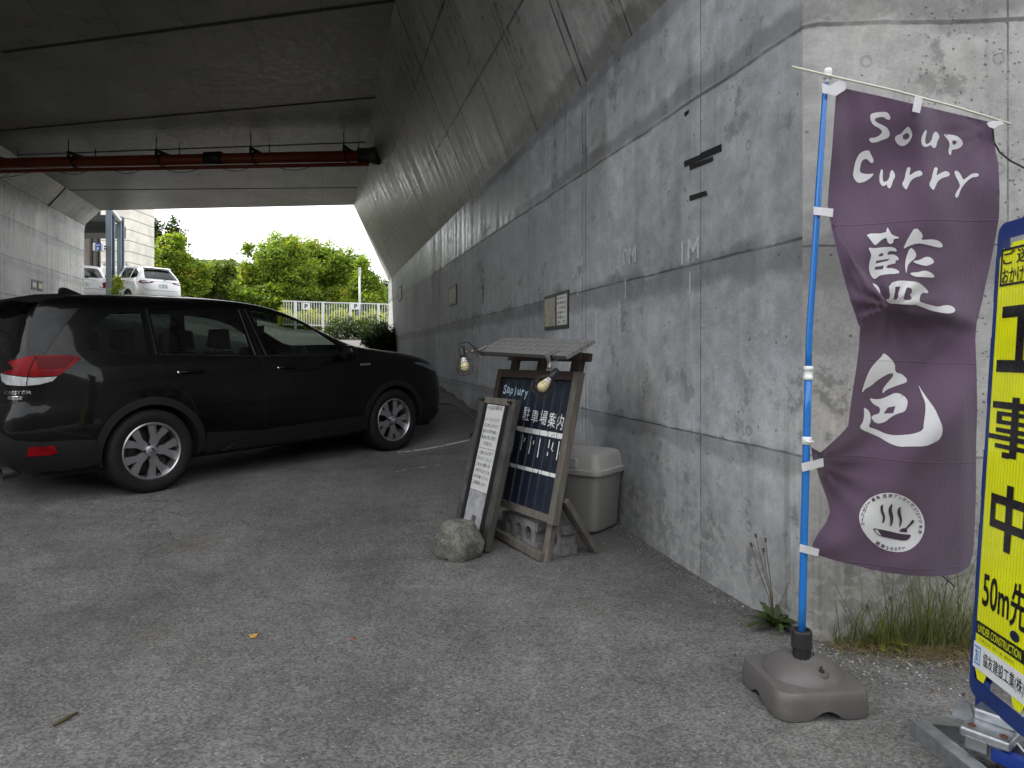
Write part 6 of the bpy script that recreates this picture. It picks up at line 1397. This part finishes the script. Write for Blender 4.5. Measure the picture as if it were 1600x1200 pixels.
b = MB(); b.tube([P(1470,898,YB), P(1480,906,YB-.01), P(1491,916,YB-.02)], .003, 5); b.tube([P(1476,915,YB), P(1484,905,YB-.01), P(1500,900,YB-.01), P(1508,896,YB)], .0012, 4); part('loose_thread', b, M_pink, bnr)

# ---- roadworks sign on its weighted stand
M_sfr = basic('blue sign frame plastic', (.012,.035,.17), .42, var=.2, scale=6, dirt=(.05,.055,.07), dirt_amt=.3); M_bpaint = basic('blue stand paint', (.012,.04,.24), .4, var=.15)
def reflective():
    t = NT('fluorescent yellow sheeting'); uv = t.coord('Object'); m = t.node('Mapping'); t.link(t.node('TexCoord').outputs['UV'], m.inputs['Vector']); sp = t.node('SeparateXYZ'); t.link(m.outputs[0], sp.inputs[0])
    f = t.math('FRACT', t.math('DIVIDE', sp.outputs[0], .0135)); r_ = t.rng(t.math('ABSOLUTE', t.math('SUBTRACT', f, .5)), .2, .5); n = t.noise(uv, 5, 5)
    c = t.mix(r_, (.90,.93,.004,1), (.74,.80,.003,1)); c = t.mix(1.0, c, t.rng(n, .3, .7, .92, 1.05), 'MULTIPLY'); d = t.rng(t.noise(uv, 26, 8, .7), .62, .75, 0, .35); c = t.mix(d, c, (.25,.27,.02,1))
    t.set(Base_Color=c, Roughness=.35, Coat_Weight=.3, Coat_Roughness=.1); t.bump(r_, .25, .003); return t.m
M_yel = reflective(); M_sblk = basic('black sheeting', (.010,.010,.012), .3, var=.2, scale=20)
SO = P(1518, 1080, 2.35); SA = Vector((-.0899,-1,0)).normalized(); SUv = (P(1565, 350, 2.35)-SO).normalized(); SH = 1.394; SN = SA.cross(SUv).normalized()
if SN.x > 0: SN = -SN
SS = 2.35/2.1; SA, SUv, SN = SA*SS, SUv*SS, SN*SS
SWd = .285; SK = .50
rs_ = thing('roadworks_sign', 'fluorescent yellow roadworks sign in a blue plastic frame on a galvanised stand', 'roadworks sign', SO)
SX = (SA, SUv, SN)
# frame: a moulded border with stepped clips down the edge
b = MB(); out = rrect(SWd, SH, .035, 5); inn = rrect(SWd-.045, SH-.10, .012, 2)
v2, t2 = fill([[(x_+SWd/2, y_+SH/2) for x_, y_ in out], [(x_+SWd/2, y_+SH/2) for x_, y_ in inn]], .2, False)
ccw = SA.cross(SUv).dot(SN) > 0
Fs = lambda p, d: tuple(SO+SA*p[0]+SUv*p[1]+SN*d)
b.add([Fs(p, .008) for p in v2], [t if ccw else t[::-1] for t in t2]); m = len(out)
b.add([Fs((x_+SWd/2, y_+SH/2), d) for d in (.008, -.028) for x_, y_ in out], [((i, m+i, m+(i+1) % m, (i+1) % m) if ccw else (i, (i+1) % m, m+(i+1) % m, m+i)) for i in range(m)]); part('frame', b, M_sfr, rs_)
for y0, y1 in ((.07,.22),(.30,.50),(.58,.72),(.86,1.06),(1.16,1.30)): b = MB(); b.box(SO-SA*.003+SUv*(y0+y1)/2-SN*.010, (.016, y1-y0, .03), SX); part('edge_clip', b, M_sfr, rs_, bevel=.004)
b = MB(); py0, py1, px0_, px1_ = .055, SH-.065, .022, SWd-.022; rv = [(px0_, py0), (px1_, py0), (px1_, py1), (px0_, py1)]
pf_ = [(px0_, py0+.04),(px0_+.02, py0),(px0_+.05, py0+.0),(px0_+.065, py0+.03),(px1_-.065, py0+.03),(px1_-.05, py0),(px1_-.02, py0),(px1_, py0+.04),(px1_, py1-.02),(px1_-.015, py1),(px0_+.055, py1),(px0_+.045, py1-.018),(px0_+.015, py1-.012),(px0_, py1-.04)]
b.add([Fs(p, .010) for p in pf_], [tuple(range(len(pf_))) if ccw else tuple(range(len(pf_)))[::-1]]); part('face', b, M_yel, rs_, uv=pf_)
b = MB(); b.add([Fs(p, -.012) for p in pf_], [tuple(range(len(pf_)))[::-1] if ccw else tuple(range(len(pf_)))]); part('back_sheet', b, M_sfr, rs_)
fs_ = lambda x, y: Fs((x, y), .0118)
lt = MB()
bk_ = 1.0
def bars(rects):
    for x0, y0, x1, y1 in rects:
        x0, x1 = SWd/2+(x0-SWd/2)*bk_, SWd/2+(x1-SWd/2)*bk_
        lt.add([fs_(x0, y0), fs_(x1, y0), fs_(x1, y1), fs_(x0, y1)], [(0,1,2,3) if ccw else (3,2,1,0)])
cx_ = SWd/2
bx0, bx1, by0, by1 = .030, SWd-.030, 1.205, 1.315
bars([(bx0,by0,bx1,by0+.007),(bx0,by1-.007,bx1,by1),(bx0,by0+.007,bx0+.007,by1-.007),(bx1-.007,by0+.007,bx1,by1-.007)])
put_text(lt, 'ご迷惑', fs_, cx_-.005, 1.286, .195, .042, .014, spacing=1.25); put_text(lt, 'おかけします', fs_, cx_, 1.234, .205, .045, .014); bk_ = .5
bars([(cx_-.18,1.112,cx_+.18,1.145),(cx_-.034,.990,cx_+.034,1.112),(cx_-.205,.955,cx_+.205,.990)])
# 事
def glyph_bars(top, k, w, rects): bars([(cx_+x0*w, top-y1*k, cx_+x1*w, top-y0*k) for x0, y0, x1, y1 in rects])
glyph_bars(.885, .60, 1.0, [(-.032,.0,.032,.285),(-.215,.025,-.032,.058),(.032,.025,.215,.058),(-.17,.072,-.032,.092),(.032,.072,.17,.092),(-.17,.092,-.12,.112),(.12,.092,.17,.112),(-.17,.112,-.032,.132),(.032,.112,.17,.132),(-.17,.150,-.032,.172),(.032,.150,.18,.172),(-.235,.184,-.032,.208),(.032,.184,.235,.208),(.125,.172,.18,.184),(.125,.208,.18,.226),(-.17,.226,-.032,.248),(.032,.226,.18,.248),(-.10,.262,-.032,.290)])
# 中
glyph_bars(.632, .62, .84, [(-.036,-.01,.036,.290),(-.205,.045,-.036,.085),(.036,.045,.205,.085),(-.205,.085,-.150,.160),(.150,.085,.205,.160),(-.205,.160,-.036,.200),(.036,.160,.205,.200)])
part('lettering', lt, M_sblk, rs_)
bk_ = 1.0; lt = MB(); put_text(lt, '50m先', fs_, cx_+.002, .325, .20, .125, .016); part('lettering', lt, M_sblk, rs_)
lt = MB(); bars([(px0_+.003,.185,px1_-.003,.222)]); ub = part('banner_strip', lt, M_sblk, rs_)
lt = MB(); fs_ = lambda x, y: Fs((x, y), .0128); put_text(lt, 'UNDER CONSTRUCTION', fs_, cx_-.008, .2035, .20, .023, .012); part('lettering', lt, M_yel, ub)
lt = MB(); v_ = [(cx_+.06+.020*math.cos(a), .243+.014*math.sin(a)) for a in np.linspace(0, 2*PI, 24, endpoint=False)]; lt.add([fs_(*p) for p in v_], [tuple(range(24)) if ccw else tuple(range(24))[::-1]]); part('maker_seal', lt, basic('dark blue seal', (.01,.015,.06), .4), rs_)
lt = MB(); bars([(px0_-.002,.085,px1_+.002,.160)]); sl_ = part('name_label', lt, M_swhite, rs_)
fs_ = lambda x, y: Fs((x, y), .0138); lt = MB(); put_text(lt, '協友建設工業(株)', fs_, cx_+.020, .123, .185, .046, .008); part('lettering', lt, M_sblk, sl_)
lt = MB(); M_lblue = basic('logo blue', (.02,.20,.55), .4); x0 = px0_+.004
for x0_, y0_, x1_, y1_ in ((x0,.098,x0+.03,.102),(x0,.146,x0+.03,.150),(x0+.0275,.102,x0+.03,.146)): bars([(x0_, y0_, x1_, y1_)])
put_text(lt, '友', fs_, x0+.013, .124, .021, .038, .01); part('logo', lt, M_lblue, sl_)
fs_ = lambda x, y: Fs((x, y), .0118); lt = MB(); put_text(lt, '工事名称 施工者 連絡先', fs_, cx_-.02, .172, .17, .010, 0); part('fine_print', lt, basic('faded print', (.30,.33,.01), .5), rs_)
# legs and stand
for s in (.018, SWd-.03):
    top = SO+SA*s+SUv*.35-SN*.022; k = (top.z-G(top.x, top.y)-.02)/SUv.z; b = MB(); b.bar(top-SUv*k, top+SUv*.6, .042, .024, SA); part('leg', b, M_bpaint, rs_, bevel=.003)
gz0 = G(1.35, 1.95)
def q_(px, py, z): # point at height z above the ground under a photo pixel
    d = (H-(gz0+z))/((py-555)/F); return Vector(((px-800)/F*d, d, gz0+z))
fa_, fb2, fc_ = q_(1437,1127,.05), q_(1640,1290,.05), q_(1560,1137,.05)
def angle_iron(p0, p1, w=.05, t_=.005):
    b = MB(); d = (p1-p0).normalized(); s_ = d.cross(ZZ).normalized()
    b.bar(p0, p1, w, t_, s_); return b, d, s_
b, d, s_ = angle_iron(fa_, fb2); b.bar(fa_-s_*.024-ZZ*.024, fb2-s_*.024-ZZ*.024, .05, .005, ZZ) if False else None
sgn = -1 if s_.x > 0 else 1
b.box((fa_+fb2)/2+s_*sgn*.023-ZZ*.026, (.005, (fb2-fa_).length, .048), (s_, d, ZZ)); part('foot_bar', b, M_galv, rs_)
b, d, s_ = angle_iron(fa_+Vector((.01,.012,-.001)), fc_); b.box((fa_+fc_)/2+s_*.0-ZZ*.028, (.005, (fc_-fa_).length, .048), (s_, d, ZZ)); part('foot_bar', b, M_galv, rs_)
# cast weight clamped on the stand
wc = q_(1547, 1118, .10); wa = (q_(1600, 1140, .1)-q_(1505, 1092, .1)); wa = Vector((.62,-.78,0)); wb = Vector((.78,.62,0))
wt_c = q_(1556, 1140, .105)
b = MB(); b.box(wt_c+ZZ*.005, (.21, .135, .03), (wb, wa, ZZ)); b.box(wt_c+wb*.045+ZZ*.035, (.125, .118, .035), (wb, wa, ZZ)); part('weight', b, M_galv, rs_, bevel=.007, segs=3)
b = MB(); b.prism([(-.05,-.04),(.02,-.05),(.045,-.02),(.045,.0),(-.05,.0)], wt_c-wb*.062-ZZ*.012, wa, ZZ, -.02, .03); b.box(wt_c-wb*.105-ZZ*.02-wa*.02, (.008, .06, .04), (wb, wa, ZZ)); part('clamp_jaw', b, basic('cast grey', (.22,.23,.24), .5, .7, var=.2, scale=20), rs_, bevel=.003)
for s in (-.042, .042): b = MB(); b.lathe([(0,.004),(.008,.004),(.012,.0)], wt_c-wb*.072+wa*s+ZZ*.0205, ZZ, 14); part('rivet', b, basic('rust', (.10,.035,.02), .8), rs_)
b = MB(); c = q_(1582, 1180, .06); b.prism([(-.05,-.06),(.05,-.06),(.05,.02),(.0,.055),(-.05,.03)], c, Vector((.3,-.95,0)).normalized(), ZZ, -.003, .003); part('bracket_plate', b, M_galv, rs_)
b = MB(); b.prism([(-.035,-.03),(.035,-.03),(.02,.03),(-.02,.035)], q_(1506, 1110, .12), Vector((.55,-.83,0)).normalized(), ZZ, -.003, .003); part('bracket_plate', b, M_galv, rs_)
b = MB(); b.bar(q_(1520, 1160, .07), q_(1640, 1215, .07), .04, .03); part('cross_bar', b, M_bpaint, rs_)

# ---- weeds
M_blade = leaf_mat('grass blade', (.07,.10,.03), (.31,.33,.14), .4); M_dry = leaf_mat('dry grass', (.22,.16,.08), (.42,.33,.19), .3); M_dand = leaf_mat('dandelion leaf', (.035,.065,.018), (.11,.15,.05), .25)
def blade(lv, p0, az, L_, w, droop, tone, seg=5, rnd=random, tilt=None):
    d0 = Vector((math.cos(az), math.sin(az), 0)); side = Vector((-d0.y, d0.x, 0)); el = tilt if tilt is not None else rnd.uniform(.9, 1.45); p = Vector(p0); prev = None
    for i in range(seg+1):
        ww = w*(1-(i/seg)**1.6)*.5+.0004; a = p-side*ww; c = p+side*ww
        if prev: lv.v += [prev[0], prev[1], c, a]; lv.tone.append(tone)
        prev = (a, c); p = p+(d0*math.cos(el)+ZZ*math.sin(el))*L_/seg; el -= droop/seg
rnd = random.Random(77); lv = Leaves(); dl = Leaves()
def fy(x): return face_y(x)
for _ in range(640):
    x_ = rnd.gauss(1.79, .20); x_ = min(2.12, max(1.42, x_)); y_ = fy(x_)-.015-abs(rnd.gauss(0, .06)); L_ = rnd.uniform(.10, .36)+(.50*rnd.random() if rnd.random() < .42 else 0); L_ *= .55+.65*math.exp(-((x_-1.86)/.2)**2)
    blade(lv, (x_, y_, G(x_, y_)-.01), rnd.uniform(-PI, PI) if rnd.random() < .4 else rnd.gauss(-PI/2, 1.0), L_, rnd.uniform(.0016,.0038), rnd.uniform(.1, 1.1), min(1, max(0, rnd.gauss(.4,.25))), 5, rnd)
for _ in range(560):
    x_ = min(2.3, max(1.4, rnd.gauss(1.80, .22))); y_ = fy(x_)-.03-abs(rnd.gauss(.05, .06)); blade(dl, (x_, y_, G(x_, y_)+rnd.uniform(.0,.03)), rnd.uniform(-PI, PI), rnd.uniform(.06,.22), rnd.uniform(.0015,.0035), rnd.uniform(-.1,.5), rnd.random(), 4, rnd, rnd.uniform(-.02,.22))
tag(lv.build('grass', M_blade), kind='stuff'); tag(dl.build('dry_grass', M_dry), kind='stuff')
def rosette(label, base, n, L_, seed, stalks, m=M_dand):
    r_ = random.Random(seed); t = thing('dandelion', label, 'weed', base, 'dandelion weeds at the foot of the portal'); lv = Leaves()
    for i in range(n):
        az = 2*PI*i/n*3.3+r_.uniform(-.4,.4); w = r_.uniform(.014,.024); l_ = L_*r_.uniform(.6,1.15); tone = min(1, max(0, r_.gauss(.45,.2))); d0 = Vector((math.cos(az), math.sin(az), 0)); side = Vector((-d0.y, d0.x, 0)); p = Vector(base)+ZZ*.01; el = r_.uniform(.45, 1.25); prev = None; seg = 8
        for k in range(seg+1):
            s = k/seg; ww = w*(.25+.75*math.sin(PI*min(1, s*.85+.08)))*(1 if k % 2 else .6)
            if k == seg: ww = .001
            a, c = p-side*ww, p+side*ww
            if prev: lv.v += [prev[0], prev[1], c, a]; lv.tone.append(tone)
            prev = (a, c); p = p+(d0*math.cos(el)+ZZ*math.sin(el))*l_/seg; el -= r_.uniform(.08,.2)
    lv.build('leaf_rosette', m, t)
    for dx, dy, hh in stalks:
        b = MB(); e = Vector(base)+Vector((dx, dy, hh)); s0 = Vector(base); pts = [s0, s0+Vector((dx*.25, dy*.25, hh*.4)), s0+Vector((dx*.75, dy*.6, hh*.75)), e]; b.tube(pts, [.0022,.002,.0016,.0014], 5); b.lathe([(.002,-.004),(.0065,.0),(.0055,.008),(.0075,.016),(0,.017)], e, (dx, dy, hh), 8, 1); part('flower_stalk', b, [basic('dry stalk', (.10,.085,.05), .8) if 'dry stalk' not in bpy.data.materials else bpy.data.materials['dry stalk'], bpy.data.materials.get('seed head') or basic('seed head', (.12,.08,.05), .9)], t)
x_, y_ = gpt(1210, 985); rosette('green dandelion rosette with tall dried stalks at the foot of the concrete corner', (x_, y_, G(x_, y_)), 26, .15, 3, ((-.10,.02,.38),(-.075,.03,.42),(-.05,.0,.36),(-.03,.03,.40),(.07,.0,.24),(-.02,-.02,.14)))
x_ = 1.60; y_ = fy(x_)-.07; rosette('yellow green weed with small leaves at the edge of the tall grass clump', (x_, y_, G(x_, y_)), 16, .12, 9, ((.03,-.03,.22),(-.06,-.02,.18)), leaf_mat('weed leaf', (.10,.12,.02), (.26,.27,.05), .3))
# ---- grit and litter
gr = MB(); rnd = random.Random(5)
def stone(x_, y_, r_, mat):
    z_ = G(x_, y_); vs = []; a0 = rnd.uniform(0, 6)
    for k in range(5): a = a0+2*PI*k/5; j = rnd.uniform(.7,1.2); vs.append((x_+r_*j*math.cos(a), y_+r_*j*math.sin(a), z_-.001))
    b0 = len(gr.v); j = r_*rnd.uniform(.5,.9); gr.v += vs+[(x_+v*.0, y_, z_+j) for v in (0,)]+[]
    gr.v += [((v[0]-x_)*.62+x_, (v[1]-y_)*.62+y_, z_+j*.85) for v in vs]
    for k in range(5): l = (k+1) % 5; gr.f.append((b0+k, b0+l, b0+6+l, b0+6+k)); gr.f.append((b0+6+k, b0+6+l, b0+5)); gr.m += [mat, mat]
for _ in range(2300):
    t_ = rnd.random()
    if t_ < .55: x_ = rnd.uniform(1.25, 2.3); y_ = fy(x_)-.04-abs(rnd.gauss(.12, .16))
    elif t_ < .8: u_ = rnd.uniform(0, 6); p = W(u_, abs(rnd.gauss(.03, .06))+.01); x_, y_ = p.x, p.y
    else: x_, y_ = gpt(rnd.uniform(-50, 1650), 800+rnd.random()**.5*420)
    stone(x_, y_, rnd.uniform(.0022,.0060) if t_ < .8 else rnd.uniform(.0015,.0035), rnd.choice((0,0,1,2)) if t_ < .8 else rnd.choice((0,0,0,1,2)))
tag(obj('gravel', gr, [basic('grey grit', (.20,.20,.195), .9), basic('pale grit', (.42,.41,.39), .9), basic('dark grit', (.07,.068,.065), .9)]), kind='stuff')
def litter(name, label, cat, px, py, poly, m, curl=.01, rot=0, k=1.):
    x_, y_ = gpt(px, py); b = MB(); ca, sa = math.cos(rot), math.sin(rot); v2, t2 = fill([poly], .012)
    b.add([(x_+(p[0]*ca-p[1]*sa)*k, y_+(p[0]*sa+p[1]*ca)*k, G(x_, y_)+.004+curl*((p[0]*30)**2)*.25+.3*curl*math.sin(p[1]*120)) for p in v2], t2); return tag(obj(name, b, m, smooth=True, solid=.001), label, cat)
M_yleaf = basic('yellow dry leaf', (.50,.28,.06), .6, var=.3, scale=60); M_bleaf = basic('brown dry leaf', (.30,.10,.04), .7)
litter('fallen_leaf', 'curled yellow leaf lying alone on the open asphalt', 'leaf', 396, 996, [(-.012,-.024),(.004,-.026),(.012,-.006),(.022,.014),(.008,.008),(.002,.016),(-.006,.006),(-.022,.012),(-.014,-.006)], M_yleaf, .012, .3)
litter('fallen_leaf', 'tiny brown leaf on the asphalt before the concrete lump', 'leaf', 551, 1001, [(-.012,-.006),(.0,-.008),(.014,.0),(.0,.008),(-.01,.004)], M_bleaf, .006, .2)
x_, y_ = gpt(103, 1127); b = MB(); z_ = G(x_, y_)+.007; b.tube([(x_-.014, y_-.045, z_), (x_+.002, y_, z_+.002), (x_+.016, y_+.04, z_)], [.005,.008,.004], 7); tag(obj('twig', b, basic('olive twig', (.06,.05,.02), .8), smooth=True), 'short dark twig lying near the lower edge of the asphalt', 'twig')

lv = Leaves(); rnd = random.Random(91)
for i in range(170):
    if i < 90: x_ = rnd.uniform(1.2, 2.4); y_ = fy(x_)-.03-abs(rnd.gauss(.10, .16))
    elif i < 150: p = W(rnd.uniform(.1, 5), abs(rnd.gauss(.04, .08))+.02); x_, y_ = p.x, p.y
    else: x_, y_ = gpt(rnd.uniform(-20, 1600), rnd.uniform(790, 1190))
    lv.leaf(Vector((x_, y_, G(x_, y_)+.008)), Vector((rnd.gauss(0,.3), rnd.gauss(0,.3), 1)).normalized(), rnd.uniform(.012,.032), rnd.uniform(.006,.014), rnd.random(), rnd)
tag(lv.build('leaf_litter', leaf_mat('leaf litter', (.06,.04,.025), (.26,.17,.08), .2)), kind='stuff')
